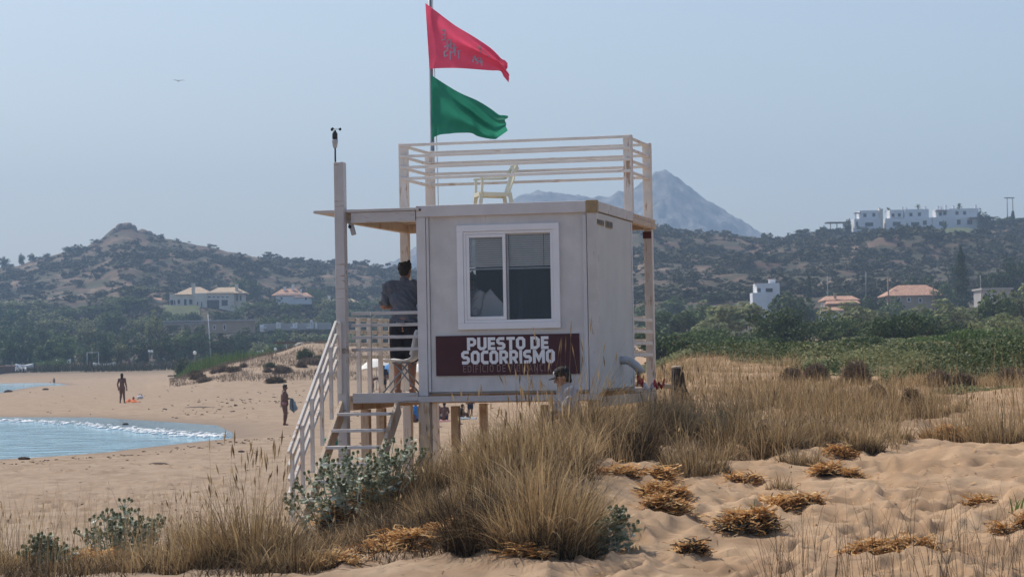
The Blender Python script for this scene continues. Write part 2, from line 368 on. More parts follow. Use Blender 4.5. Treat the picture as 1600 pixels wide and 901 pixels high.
class MB:
    def __init__(s): s.v = []; s.f = []; s.sm = []
    def add(s, vs, fs, smooth=False):
        b = len(s.v); s.v += [tuple(v) for v in vs]; s.f += [tuple(b + i for i in f) for f in fs]; s.sm += [smooth] * len(fs)
        return s
    def box(s, x0, x1, y0, y1, z0, z1):
        vs = [(x, y, z) for z in (z0, z1) for y in (y0, y1) for x in (x0, x1)]
        return s.add(vs, [(0, 2, 3, 1), (4, 5, 7, 6), (0, 1, 5, 4), (2, 6, 7, 3), (0, 4, 6, 2), (1, 3, 7, 5)])
    def bar(s, p, q, w, h, up=(0, 0, 1)):
        p = Vector(p); q = Vector(q); d = (q - p).normalized(); u = Vector(up)
        if abs(d.dot(u)) > .98: u = Vector((0, 1, 0))
        a = d.cross(u).normalized(); c = a.cross(d).normalized()
        vs = [e + a * (i * w / 2) + c * (j * h / 2) for e in (p, q) for j in (-1, 1) for i in (-1, 1)]
        return s.add(vs, [(0, 2, 3, 1), (4, 5, 7, 6), (0, 1, 5, 4), (2, 6, 7, 3), (0, 4, 6, 2), (1, 3, 7, 5)])
    def tube(s, pts, rad, n=8, cap=True):
        pts = [Vector(p) for p in pts]
        if not isinstance(rad, (list, tuple)): rad = [rad] * len(pts)
        vs = []; fs = []
        for i, p in enumerate(pts):
            d = (pts[min(i + 1, len(pts) - 1)] - pts[max(i - 1, 0)]).normalized()
            u = Vector((0, 0, 1)) if abs(d.z) < .95 else Vector((0, 1, 0))
            a = d.cross(u).normalized(); c = a.cross(d)
            for k in range(n):
                t = 2 * math.pi * k / n
                vs.append(p + (a * math.cos(t) + c * math.sin(t)) * rad[i])
        for i in range(len(pts) - 1):
            for k in range(n):
                fs.append((i * n + k, i * n + (k + 1) % n, (i + 1) * n + (k + 1) % n, (i + 1) * n + k))
        s.add(vs, fs, True)
        if cap:
            b = len(s.v) - len(vs)
            s.f.append(tuple(b + k for k in range(n - 1, -1, -1))); s.sm.append(False)
            s.f.append(tuple(b + (len(pts) - 1) * n + k for k in range(n))); s.sm.append(False)
        return s
    def lathe(s, prof, c=(0, 0, 0), n=16):
        vs = []; fs = []
        for r, z in prof:
            for k in range(n):
                t = 2 * math.pi * k / n; vs.append((c[0] + r * math.cos(t), c[1] + r * math.sin(t), c[2] + z))
        for i in range(len(prof) - 1):
            for k in range(n): fs.append((i * n + k, i * n + (k + 1) % n, (i + 1) * n + (k + 1) % n, (i + 1) * n + k))
        return s.add(vs, fs, True)
    def ell(s, c, r, n=12, m=8, rot=None):
        c = Vector(c); vs = []; fs = []
        for i in range(m + 1):
            ph = math.pi * i / m
            for k in range(n):
                t = 2 * math.pi * k / n
                v = Vector((r[0] * math.sin(ph) * math.cos(t), r[1] * math.sin(ph) * math.sin(t), r[2] * math.cos(ph)))
                if rot is not None: v = rot @ v
                vs.append(c + v)
        for i in range(m):
            for k in range(n): fs.append((i * n + k, (i + 1) * n + k, (i + 1) * n + (k + 1) % n, i * n + (k + 1) % n))
        return s.add(vs, fs, True)
    def cap(s, p, q, r0, r1, n=12):
        p = Vector(p); q = Vector(q); d = q - p
        if d.length < 1e-6: d = Vector((0, 0, 1e-4))
        dn = d.normalized(); pts = []; rad = []
        for k in range(5):
            a = math.pi / 2 * (1 - k / 4); pts.append(p - dn * r0 * math.sin(a)); rad.append(max(r0 * math.cos(a), r0 * .02))
        for k in range(5):
            a = math.pi / 2 * k / 4; pts.append(q + dn * r1 * math.sin(a)); rad.append(max(r1 * math.cos(a), r1 * .02))
        # fixed frame so that rings do not twist
        u = Vector((0, 0, 1)) if abs(dn.z) < .95 else Vector((0, 1, 0))
        a_ = dn.cross(u).normalized(); c_ = a_.cross(dn); vs = []; fs = []
        for P, r_ in zip(pts, rad):
            for k in range(n):
                t = 2 * math.pi * k / n; vs.append(P + (a_ * math.cos(t) + c_ * math.sin(t)) * r_)
        L = len(pts)
        for i in range(L - 1):
            for k in range(n): fs.append((i * n + k, i * n + (k + 1) % n, (i + 1) * n + (k + 1) % n, (i + 1) * n + k))
        fs.append(tuple(range(n - 1, -1, -1))); fs.append(tuple((L - 1) * n + k for k in range(n)))
        return s.add(vs, fs, True)
    def mesh(s, name, bevel=0):
        me = bpy.data.meshes.new(name); me.from_pydata(s.v, [], s.f)
        me.polygons.foreach_set('use_smooth', s.sm)
        if bevel:
            bm = bmesh.new(); bm.from_mesh(me)
            bmesh.ops.bevel(bm, geom=list(bm.edges), offset=bevel, segments=1, affect='EDGES')
            bm.to_mesh(me); bm.free()
        me.update(); return me
    def build(s, name, mat, parent=None, bevel=0):
        return link(name, s.mesh(name, bevel), mat, parent)

def leaf_cloud(rng, n, rad, leaf, lumps=14, fill=.35, flat=.5, bottom=-.55, aspect=1.7, lrange=(.18, .36)):
    """n small leaf faces gathered in clumps through an ellipsoid crown; centre at the origin"""
    rad = np.array(rad, float)
    c = rng.normal(size=(lumps, 3)); c /= np.linalg.norm(c, axis=1)[:, None]
    c *= rng.uniform(.25, .84, (lumps, 1)); c[:, 2] = np.maximum(c[:, 2], bottom)
    lr = rng.uniform(*lrange, lumps)
    k = rng.integers(0, lumps, n)
    d = rng.normal(size=(n, 3)); d /= np.linalg.norm(d, axis=1)[:, None]
    rr = rng.uniform(fill, 1, n) ** .6
    p = (c[k] + d * (lr[k] * rr)[:, None]) * rad
    nrm = d + rng.normal(size=(n, 3)) * .8 + np.array([0, 0, flat]); nrm /= np.linalg.norm(nrm, axis=1)[:, None]
    a = np.cross(nrm, rng.normal(size=(n, 3))); a /= np.linalg.norm(a, axis=1)[:, None]
    b = np.cross(nrm, a)
    s = (leaf * rng.uniform(.55, 1.25, n))[:, None]
    V = np.stack([p - a * s * aspect * .5, p - b * s * .5, p + a * s * aspect * .5, p + b * s * .5], 1).reshape(-1, 3)
    return V, np.arange(4 * n).reshape(-1, 4)

def blades(rng, B, h, lean, width, segs=4, curl=.0, ang=None):
    """grass blades rooted at B (n,3)"""
    n = len(B)
    if ang is None: ang = rng.uniform(0, 2 * math.pi, n)
    dirx = np.stack([np.cos(ang), np.sin(ang), np.zeros(n)], 1)
    wa = rng.uniform(0, 2 * math.pi, n)
    wd = np.stack([np.cos(wa), np.sin(wa), np.zeros(n)], 1)
    rows = []
    for i in range(segs + 1):
        t = i / segs
        P = B + np.array([0, 0, 1.]) * (h * (t - (lean * .45 + curl) * t ** 2.4))[:, None] + dirx * (h * lean * t ** 1.7)[:, None]
        wv = wd * (width * .5 * (1 - t) ** .8 + width * .06)[:, None]
        rows.append(P - wv); rows.append(P + wv)
    V = np.stack(rows, 1).reshape(-1, 3)
    q = []
    for i in range(segs): q.append([2 * i, 2 * i + 1, 2 * i + 3, 2 * i + 2])
    Q = (np.arange(n)[:, None, None] * (2 * (segs + 1)) + np.array(q)[None]).reshape(-1, 4)
    return V, Q
def join(parts):
    Vs = []; Qs = []; b = 0
    for V, Q in parts: Vs.append(V); Qs.append(Q + b); b += len(V)
    return np.concatenate(Vs), np.concatenate(Qs)

# ------------------------------------------------------------------ the ground, in one sheet out to the horizon
def ground_material():
    m, nt, b = base('sand_and_soil', .92, .15)
    geo = N(nt, 'ShaderNodeNewGeometry')
    def nz(scale, detail=5, st=(1, 1, 1), rough=.6):
        mp = N(nt, 'ShaderNodeMapping'); mp.inputs['Scale'].default_value = st
        nt.links.new(geo.outputs['Position'], mp.inputs[0])
        n = N(nt, 'ShaderNodeTexNoise'); n.inputs['Scale'].default_value = scale; n.inputs['Detail'].default_value = detail; n.inputs['Roughness'].default_value = rough
        nt.links.new(mp.outputs[0], n.inputs[0]); return n.outputs[0]
    fine = nz(22, 6); mid = nz(1.3, 5); big = nz(.12, 3)
    sand = ramp(nt, mid, [(.32, (.26, .185, .125)), (.5, (.325, .24, .17)), (.7, (.37, .285, .205))])
    sand = mixc(nt, ramp(nt, fine, [(.50, (0, 0, 0)), (.75, (.45, .45, .45))]), sand, (.27, .185, .125))
    warm = ramp(nt, mid, [(.32, (.29, .185, .108)), (.5, (.39, .26, .157)), (.7, (.48, .335, .212))])
    warm = mixc(nt, ramp(nt, fine, [(.50, (0, 0, 0)), (.75, (.45, .45, .45))]), warm, (.28, .18, .11))
    warm = mixc(nt, ramp(nt, nz(.75, 4), [(.52, (0, 0, 0)), (.68, (.55, .55, .55))]), warm, (.25, .17, .11))
    # damp sand by the water
    sp = N(nt, 'ShaderNodeSeparateXYZ'); nt.links.new(geo.outputs['Position'], sp.inputs[0])
    dn_ = N(nt, 'ShaderNodeMapRange'); dn_.inputs[1].default_value = -3.5; dn_.inputs[2].default_value = 2.5; nt.links.new(sp.outputs[0], dn_.inputs[0])
    sand = mixc(nt, dn_.outputs[0], sand, warm)
    wet = N(nt, 'ShaderNodeMapRange'); wet.inputs[1].default_value = .02; wet.inputs[2].default_value = .085; wet.inputs[3].default_value = .65; wet.inputs[4].default_value = 0
    nt.links.new(sp.outputs[2], wet.inputs[0])
    sand = mixc(nt, wet.outputs[0], sand, (.20, .15, .115))
    # soil and rock of the hills, beyond 330 m
    far = N(nt, 'ShaderNodeMapRange'); far.inputs[1].default_value = 330; far.inputs[2].default_value = 430
    nt.links.new(sp.outputs[1], far.inputs[0])
    hb = nz(.022, 6, rough=.65); hs = nz(.11, 6, rough=.7)
    soil = ramp(nt, hb, [(.38, (.075, .042, .031)), (.5, (.125, .08, .057)), (.58, (.18, .125, .09)), (.68, (.28, .205, .15))])
    scrub = mixc(nt, ramp(nt, hs, [(.47, (1, 1, 1)), (.56, (0, 0, 0))]), soil, (.06, .058, .036))
    nt.links.new(mixc(nt, far.outputs[0], sand, scrub), b.inputs['Base Color'])
    ad = N(nt, 'ShaderNodeMath', operation='ADD'); nt.links.new(fine, ad.inputs[0]); nt.links.new(nz(90, 3), ad.inputs[1])
    bump(nt, b, ad.outputs[0], .35, .012)
    return m
def build_ground():
    th = np.concatenate([np.linspace(-math.pi, -.34, 34)[:-1], np.linspace(-.34, -.238, 22)[:-1], np.linspace(-.238, .238, 470), np.linspace(.238, .34, 22)[1:], np.linspace(.34, math.pi, 34)[1:]])
    rr = np.concatenate([np.geomspace(1.0, 14, 20)[:-1], np.geomspace(14, 70, 420)[:-1], np.geomspace(70, 450, 220)[:-1], np.geomspace(450, 1300, 170)[:-1], np.geomspace(1300, 4200, 24)])
    T, Q = np.meshgrid(th, rr)
    X = Q * np.sin(T); Y = Q * np.cos(T)
    Z = height(X, Y)
    # footprints: trails of shallow dents with a low rim, and odd steps
    r_ = np.random.default_rng(5); steps = []
    for (x, y, a, n) in ((1.2, 18, 1.25, 22), (3.4, 17.5, 1.75, 24), (2.2, 24, .35, 10), (-1.6, 18.5, 2.2, 12), (4.6, 22, 2.6, 12), (.4, 19.5, .5, 16), (-6, 27, 1.9, 26), (-4, 30, 2.4, 22), (-7.5, 34, 1.2, 24), (-5, 40, 1.5, 30)):
        for k in range(n):
            a += r_.normal() * .12; x += math.cos(a) * .36; y += math.sin(a) * .36; sgn = .1 if k % 2 else -.1; steps.append((x - math.sin(a) * sgn, y + math.cos(a) * sgn, a))
    for k in range(150): steps.append((r_.uniform(.3, 6), r_.uniform(16.5, 30), r_.uniform(0, 6.28)))
    for k in range(420): steps.append((r_.uniform(-13, -1), r_.uniform(27, 62), r_.uniform(0, 6.28)))
    lo, hi = np.searchsorted(rr, 15), np.searchsorted(rr, 66)
    for (x, y, a) in steps:
        D_ = math.hypot(x, y); i0, i1 = np.searchsorted(rr, D_ - .5), np.searchsorted(rr, D_ + .5); t_ = math.atan2(x, y); j0, j1 = np.searchsorted(th, t_ - .5 / D_), np.searchsorted(th, t_ + .5 / D_)
        dx = X[i0:i1, j0:j1] - x; dy = Y[i0:i1, j0:j1] - y; u = (dx * math.cos(a) + dy * math.sin(a)) / .16; v = (-dx * math.sin(a) + dy * math.cos(a)) / .085; q = u * u + v * v
        Z[i0:i1, j0:j1] += (-.060 * np.exp(-q) + .034 * np.exp(-(np.sqrt(q) - 1.5) ** 2 / .18)) * (Z[i0:i1, j0:j1] > .14)
    Z = np.where(Q > 2300, np.minimum(Z, 1.0) , Z)
    n, m = Q.shape
    V = np.stack([X, Y, Z], -1).reshape(-1, 3)
    i = np.arange(n - 1)[:, None] * m + np.arange(m - 1)[None]
    quad = np.stack([i, i + 1, i + m + 1, i + m], -1).reshape(-1, 4)[:, ::-1]
    cz = CAMZ - 1.6
    V = np.concatenate([V, [[0, 0, float(Z[0].mean())]]])
    tri = np.stack([np.arange(m - 1), np.full(m - 1, n * m), np.arange(1, m)], -1)
    me = npmesh('ground', V, quad, True, tri)
    return tag(link('ground', me, ground_material()), kind='structure')
build_ground()

def water_material(name, amp, tint, rough):
    m, nt, b = base(name, rough, .5)
    b.inputs['Base Color'].default_value = (*tint, 1)
    b.inputs['IOR'].default_value = 1.33
    geo = N(nt, 'ShaderNodeNewGeometry')
    mp = N(nt, 'ShaderNodeMapping'); mp.inputs['Scale'].default_value = (.55, 1.0, 1); nt.links.new(geo.outputs['Position'], mp.inputs[0])
    n1 = N(nt, 'ShaderNodeTexNoise'); n1.inputs['Scale'].default_value = 1.1; n1.inputs['Detail'].default_value = 5; nt.links.new(mp.outputs[0], n1.inputs[0])
    bump(nt, b, n1.outputs[0], amp, .35)
    c = ramp(nt, n1.outputs[0], [(.38, [x * .75 for x in tint]), (.62, [x * 1.25 for x in tint])])
    nt.links.new(c, b.inputs['Base Color'])
    return m
xs = np.linspace(-420, 6, 60); ys = np.linspace(30, 420, 120)
gx, gy = np.meshgrid(xs, ys); m_ = len(xs)
ii = np.arange(len(ys) - 1)[:, None] * m_ + np.arange(m_ - 1)[None]
me = npmesh('sea', np.stack([gx, gy, 0 * gx], -1).reshape(-1, 3), np.stack([ii, ii + 1, ii + m_ + 1, ii + m_], -1).reshape(-1, 4), True)
tag(link('sea', me, water_material('sea_water', .8, (.27, .47, .56), .07)), kind='structure')
# thin sheet of backwash left on the sand behind the breaking ripple
FOAM = [(-60, 656), (18, 656), (70, 658.5), (120, 661.5), (180, 668), (222, 671), (255, 674), (300, 678), (345, 682)]
pts = [on_z(p, q, .006) for p, q in FOAM] + [on_z(p, q, .006) for p, q in ((364, 682), (364, 676), (339, 664), (258, 658.4), (144, 651.4), (0, 650.8), (-60, 650.6))]
bm = bmesh.new(); bm.faces.new([bm.verts.new(p) for p in pts]); bmesh.ops.triangulate(bm, faces=bm.faces[:])
me = bpy.data.meshes.new('shallow_water'); bm.to_mesh(me); bm.free()
tag(link('shallow_water', me, water_material('backwash_water', .12, (.16, .24, .27), .12)), kind='structure')
# foam crest: many little lumps along the breaking ripple
rng = np.random.default_rng(3)
mb = MB()
fp = [on_z(p, q, .02) for p, q in FOAM]
for i in range(len(fp) - 1):
    for k in range(34):
        t = rng.random(); p = fp[i].lerp(fp[i + 1], t) + Vector((rng.normal() * .25, rng.normal() * .8, 0))
        r_ = rng.uniform(.02, .07)
        mb.ell((p.x, p.y, .012), (r_ * 2.2, r_ * 1.6, .035), 6, 4)
tag(mb.build('surf_foam', MT['foam']), kind='stuff', label='broken white foam of a small wave running up the wet sand')

# ------------------------------------------------------------------ far mountain
MTN = [(560, 470), (590, 421), (612, 408), (640, 390), (680, 372), (740, 345), (790, 318), (815, 303), (845, 297), (880, 303), (925, 308), (960, 303), (985, 296), (1003, 283), (1022, 269), (1037, 265), (1052, 273), (1075, 289), (1100, 306), (1130, 327), (1160, 345), (1200, 367), (1260, 405), (1350, 450)]
def build_mountain():
    D = 3000.0
    d = [ray(p, q) for p, q in MTN]
    az = np.array([v.x for v in d]); el = np.array([v.z for v in d])
    A = np.linspace(az[0], az[-1], 300); Yv = np.concatenate([np.linspace(2350, D, 90), np.linspace(D, 3600, 30)[1:]])
    AA, YY = np.meshgrid(A, Yv)
    crest = CAMZ + np.interp(A, az, el) * D
    # each column of the grid stands at one place across; the crest line runs over it
    XX = AA * D
    t = np.where(YY < D, (YY - 2350) / (D - 2350), 1 - (YY - D) / 700)
    Z = crest[None] * np.clip(t, 0, 1) ** 1.15
    g = np.abs(fbm(XX / 70, YY / 110, 201, 5)) * 46 + fbm(XX / 20, YY / 24, 205, 4) * 13
    Z = Z - g * sstep(t * 3) * (1 - .95 * sstep((t - .82) / .15)) + fbm(XX / 10, YY / 13, 209, 3) * 5 * (t > .3)
    n, m = XX.shape
    i = np.arange(n - 1)[:, None] * m + np.arange(m - 1)[None]
    me = npmesh('mountain', np.stack([XX, YY, Z], -1).reshape(-1, 3), np.stack([i, i + 1, i + m + 1, i + m], -1).reshape(-1, 4), True)
    m_, nt, b = base('mountain_rock', .95, .1)
    f = noise_fac(nt, .045, 8, stretch=(1, .6, 1.0), rough=.75)
    nt.links.new(ramp(nt, f, [(.38, (.06, .07, .065)), (.5, (.15, .15, .145)), (.62, (.28, .265, .245))]), b.inputs['Base Color'])
    bump(nt, b, f, .6, 6)
    tag(link('mountain', me, m_), kind='structure')
build_mountain()
# ------------------------------------------------------------------ lifeguard tower
TH = R(12.7)
TO = Vector((1.115, 32.0, 0.0))
RT = Matrix.Rotation(TH, 3, 'Z')           # world -> tower axes
def tw(x, y, z): return TO + RT.transposed() @ Vector((x, y, z))
def tl(px, py, y=0.0):
    """tower x, z where a pixel's ray meets the plane y = const"""
    o = RT @ (Vector((0, 0, CAMZ)) - TO); d = RT @ ray(px, py)
    t = (y - o.y) / d.y; p = o + d * t; return p.x, p.z
def ts(px, py, x=0.0):
    """tower y, z where a pixel's ray meets the plane x = const"""
    o = RT @ (Vector((0, 0, CAMZ)) - TO); d = RT @ ray(px, py)
    t = (x - o.x) / d.x; p = o + d * t; return p.y, p.z

tower = empty('lifeguard_tower', TO, -TH, label='white wooden lifeguard hut on stilts with a deck, stairs and railed roof', cat='lifeguard hut')
def part(name, mat, x0, x1, y0, y1, z0, z1, parent=None, bevel=.004, label=None):
    o = MB().box(min(x0, x1), max(x0, x1), min(y0, y1), max(y0, y1), min(z0, z1), max(z0, z1)).build(name, MT[mat] if isinstance(mat, str) else mat, parent or tower, bevel)
    if label: o['label'] = label
    return o
XL = tl(652, 470)[0]             # left edge of the hut front
XD = -3.47                       # left edge of the deck
HD, FD = 2.68, 4.62              # depth of the hut, depth of the deck
ZF, ZR = 1.78, tl(925, 313)[1]   # floor, top of the roof
YB = HD
# walls of the hut: front round the window opening, the right side, back and left
wx0, wz1 = tl(727, 368); wx1, _ = tl(862, 362); _, wz0 = tl(790, 501)
xi0, xi1 = XL + .17, -.135
fr = MB()
zt = ZR - .15; zb = ZF + .03
fr.box(xi0, wx0, .04, .09, zb, zt); fr.box(wx1, xi1, .04, .09, zb, zt); fr.box(wx0, wx1, .04, .09, zb, wz0); fr.box(wx0, wx1, .04, .09, wz1, zt)
fr.build('front_wall', MT['hut'], tower)
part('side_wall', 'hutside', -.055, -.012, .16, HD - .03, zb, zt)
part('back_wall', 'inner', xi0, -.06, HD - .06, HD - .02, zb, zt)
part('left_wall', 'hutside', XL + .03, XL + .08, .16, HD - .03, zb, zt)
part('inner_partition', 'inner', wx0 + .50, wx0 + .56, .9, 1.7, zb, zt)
part('hut_floor', 'beam', XL + .09, -.07, .10, HD - .07, ZF - .0, ZF + .028)
# corner posts
part('corner_post', 'trim', XL, XL + .125, 0, .15, ZF - .02, zt - .004)
part('corner_post', 'rustpost', -.128, 0, 0, .15, ZF - .02, zt - .004)
part('corner_post', 'trim', -.10, -.003, HD - .028, HD + .05, ZF - .02, zt - .004)
part('edge_strip', 'trim', XL + .13, XL + .165, .012, .05, ZF + .03, zt - .004)
part('edge_strip', 'trim', -.19, -.14, .012, .05, ZF + .03, zt - .03)
# roof edge
part('roof_fascia', 'trim', XL + .006, -.135, -.015, .06, zt, ZR)
part('corner_cap', 'yellowed', -.132, .012, -.020, .10, zt - .01, ZR + .006)
part('roof_fascia', 'rustpost', -.05, .010, .103, HD + .06, zt + .012, ZR - .004, label='flaking roof edge along the right side')
part('roof_deck', 'beam', XL + .01, -.06, .064, HD + .05, ZR - .055, ZR - .012)
part('roof_deck', 'barewood', XD - .02, .0, HD + .063, FD + .1, ZR - .075, ZR - .018)
part('roof_beam', 'barewood', -.075, .012, HD + .065, FD + .12, ZR - .16, ZR - .08)
part('roof_beam', 'barewood', XD, -.08, FD - .02, FD + .10, ZR - .165, ZR - .08)
# canopy over the left walkway
cx = tl(491, 322)[0]
part('canopy_sheet', 'beam', cx, XL - .004, -.05, HD + .058, ZR - .06, ZR - .022)
part('canopy_sheet', 'beam', XL - .0, XL + .055, -.056, -.018, ZR - .058, ZR - .02)
part('roof_beam', 'beam', XD + .15, XL - .006, -.03, .06, ZR - .20, ZR - .064)
part('roof_beam', 'barewood', XD + .0, XD + .09, .13, 3.2, ZR - .19, ZR - .064)
part('roof_beam', 'barewood', XD + .13, XL + .1, HD + .35, HD + .44, ZR - .20, ZR - .08)
for q in ((652.5, 324.5), (656.5, 328)):
    x, z = tl(*q); MB().tube([(x, -.03, z), (x, .0, z)], .016, 8).build('bolt', MT['bolt'], tower)
# vents, drain
for a, b_ in (((932.5, 341.5), (943.5, 353)), ((947, 344.5), (957, 357.5))):
    y0, z1 = ts(a[0], a[1]); y1, z0 = ts(b_[0], b_[1])
    v = part('vent_frame', 'yellowed', -.012, .004, y0, y1, z0, z1)
    n = 4
    for k in range(n):
        yy = y0 + (y1 - y0) * (k + .5) / n
        part('vent_slot', 'dark', .001, .006, yy - (y1 - y0) * .09, yy + (y1 - y0) * .09, z0 + .012, z1 - .012, parent=v, bevel=0)
y, z = ts(971, 563)
MB().tube([(-.03, y, z), (.07, y, z + .005), (.13, y + .02, z - .02), (.20, y + .05, z - .08), (.26, y + .08, z - .17)], [.056, .058, .058, .058, .058], 14).build('drain_pipe', MT['greyplastic'], tower)

# window
def wp(px, py, y): return tl(px, py, y)
of = [wp(709, 352, -.01), wp(872, 348, -.01), wp(719, 515, -.01), wp(876, 512, -.01)]
ox0, oz1 = (of[0][0] + of[2][0]) / 2, (of[0][1] + of[1][1]) / 2
ox1, oz0 = (of[1][0] + of[3][0]) / 2, (of[2][1] + of[3][1]) / 2
wf = MB(); 
def ring(mb, x0, x1, z0, z1, t, y0, y1, tb=None):
    tb = tb or t
    mb.box(x0, x1, y0, y1, z1 - t, z1); mb.box(x0, x1, y0, y1, z0, z0 + tb)
    mb.box(x0, x0 + t, y0, y1, z0 + tb, z1 - t); mb.box(x1 - t, x1, y0, y1, z0 + tb, z1 - t)
ring(wf, ox0, ox1, oz0, oz1, .085, .0, .038)
win = wf.build('window', MT['pvc'], tower, .004)
wf = MB(); ring(wf, ox0 + .087, ox1 - .087, oz0 + .087, oz1 - .087, .035, .012, .0395)
wf.build('frame', MT['pvc'], win, .003)
xm = tl(787, 440)[0]
iz0, iz1 = oz0 + .124, oz1 - .124
sb = MB(); ring(sb, ox0 + .124, xm + .028, iz0, iz1, .042, .015, .045, .045)
sb.build('sash', MT['pvc'], win, .003)
sb = MB(); sb.box(xm + .032, xm + .062, .04, .07, iz0, iz1); sb.build('sash', MT['steel'], win, .003)
def glassmat():
    m = bpy.data.materials.new('window_glass'); m.use_nodes = True; nt = m.node_tree; nt.nodes.clear()
    o = N(nt, 'ShaderNodeOutputMaterial'); g = N(nt, 'ShaderNodeBsdfGlossy'); g.inputs['Roughness'].default_value = .02
    t = N(nt, 'ShaderNodeBsdfTransparent'); t.inputs[0].default_value = (.93, .95, .97, 1)
    fz = N(nt, 'ShaderNodeFresnel'); fz.inputs[0].default_value = 1.5
    mx = N(nt, 'ShaderNodeMixShader'); nt.links.new(fz.outputs[0], mx.inputs[0]); nt.links.new(t.outputs[0], mx.inputs[1]); nt.links.new(g.outputs[0], mx.inputs[2]); nt.links.new(mx.outputs[0], o.inputs[0])
    return m
GL = glassmat()
gx0, gx1 = ox0 + .166, xm - .014
link('pane', MB().box(gx0, gx1, .028, .032, iz0 + .045, iz1 - .042).mesh('pane'), GL, win)
link('pane', MB().box(xm + .062, ox1 - .124, .052, .056, iz0, iz1).mesh('pane'), GL, win)
for (a, b_, zlow) in ((gx0 - .02, gx1 + .02, tl(750, 421)[1]), (xm + .04, ox1 - .10, tl(830, 419)[1])):
    bl = MB(); z = iz1 - .01
    while z > zlow + .03:
        bl.bar((a, .085, z - .008), (b_, .085, z - .008), .027, .002, up=(0, -.9, .44)); z -= .0285
    bl.build('blind', MT['slat'], win)
    rl = part('blind_rail', 'greyplastic', a, b_, .072, .10, zlow - .003, zlow + .02, parent=win)
MB().tube([(ox1 - .22, .068, iz1), (ox1 - .22, .068, tl(830, 417)[1])], .003, 5).build('blind_cord', MT['dark'], win)

# sign
sx0, sz1 = tl(681, 526.5, .03); sx1, _ = tl(905, 519, .03); _, sz0 = tl(800, 585.3, .03)
sz1 = (tl(681, 526.5, .03)[1] + tl(905, 519, .03)[1]) / 2
sign = part('sign_board', 'sign', sx0, sx1, .018, .034, sz0, sz1, bevel=0)
_O = [(.25, .12), (.12, .25), (.12, .75), (.25, .88), (.47, .88), (.60, .75), (.60, .25), (.47, .12), (.25, .12)]
_P = [(.12, 0), (.12, .88), (.45, .88), (.59, .76), (.59, .53), (.45, .41), (.12, .41)]
GLY = {'P': (.71, [_P]), 'U': (.72, [[(.12, 1), (.12, .25), (.25, .12), (.47, .12), (.60, .25), (.60, 1)]]), 'E': (.58, [[(.58, .88), (.12, .88), (.12, .12), (.58, .12)], [(.12, .5), (.54, .5)]]),
       'S': (.70, [[(.62, .88), (.24, .88), (.12, .77), (.12, .61), (.24, .5), (.46, .5), (.58, .39), (.58, .23), (.46, .12), (.06, .12)]]), 'T': (.64, [[(0, .88), (.64, .88)], [(.32, .88), (.32, 0)]]),
       'O': (.72, [_O]), 'D': (.72, [[(.12, .12), (.12, .88), (.44, .88), (.60, .74), (.60, .26), (.44, .12), (.12, .12)]]), 'C': (.62, [[(.62, .88), (.25, .88), (.12, .75), (.12, .25), (.25, .12), (.62, .12)]]),
       'R': (.72, [_P, [(.36, .42), (.60, 0)]]), 'I': (.24, [[(.12, 0), (.12, 1)]]), 'M': (.96, [[(.12, 0), (.12, 1)], [(.84, 0), (.84, 1)], [(.14, .93), (.48, .30), (.82, .93)]]),
       'F': (.56, [[(.56, .88), (.12, .88), (.12, 0)], [(.12, .48), (.50, .48)]]), 'V': (.70, [[(.06, 1), (.35, .05), (.64, 1)]]), 'G': (.70, [[(.60, .88), (.25, .88), (.12, .75), (.12, .25), (.25, .12), (.60, .12), (.60, .50), (.38, .50)]]),
       'L': (.54, [[(.12, 1), (.12, .12), (.54, .12)]]), 'A': (.70, [[(.06, 0), (.35, .95), (.64, 0)], [(.16, .32), (.54, .32)]]), 'N': (.72, [[(.12, 0), (.12, 1)], [(.60, 0), (.60, 1)], [(.12, .95), (.60, .05)]])}
def text(body, x0, x1, z0, z1, th, mat, y, gap=.09):
    """letters cut as strokes of one weight, with mitred corners"""
    wd = sum(.30 if c == ' ' else GLY[c][0] + gap for c in body) - gap; kx = (x1 - x0) / wd; kz = z1 - z0; pen = 0; mb = MB(); lay = 0
    for ch in body:
        if ch == ' ': pen += .30; continue
        for pl in GLY[ch][1]:
            P = [Vector(q) for q in pl]; closed = (P[0] - P[-1]).length < 1e-6; n = len(P); off = []
            lay += 1; yy = y - .003 - .00035 * (lay % 3)
            for i in range(n):
                if closed: a = P[i - 1] if i > 0 else P[-2]; b_ = P[i + 1] if i < n - 1 else P[1]
                else: a = P[max(i - 1, 0)]; b_ = P[min(i + 1, n - 1)]
                d0 = (P[i] - a).normalized() if (P[i] - a).length > 1e-6 else (b_ - P[i]).normalized(); d1 = (b_ - P[i]).normalized() if (b_ - P[i]).length > 1e-6 else d0
                n0 = Vector((-d0.y, d0.x)); n1 = Vector((-d1.y, d1.x)); m_ = (n0 + n1).normalized(); off.append(m_ * (th / 2 / max(.45, m_.dot(n0))))
            vs = []
            for i in range(n):
                for sg in (-1, 1):
                    q = P[i] + off[i] * sg; vs.append((x0 + (pen + q.x) * kx, yy, z0 + min(max(q.y, 0), 1) * kz))
            mb.add(vs, [(2 * i, 2 * i + 2, 2 * i + 3, 2 * i + 1) for i in range(n - 1)])
        pen += GLY[ch][0] + gap
    return mb.build('lettering', MT[mat], sign)
def line(px0, px1, pt, pb):
    xa, _ = tl(px0, pt, .018); xb_, _ = tl(px1, pt, .018); xm_ = (px0 + px1) / 2
    return xa, xb_, tl(xm_, pb, .018)[1], tl(xm_, pt, .018)[1]
text('PUESTO DE', *line(729.5, 857, 526, 546), .235, 'letter', .018, .075)
text('SOCORRISMO', *line(720.5, 867, 546.5, 568), .235, 'letter', .018, .075)
text('EDIFICIO DE VIGILANCIA', *line(723, 861, 568.5, 581), .085, 'letterdim', .018, .17)

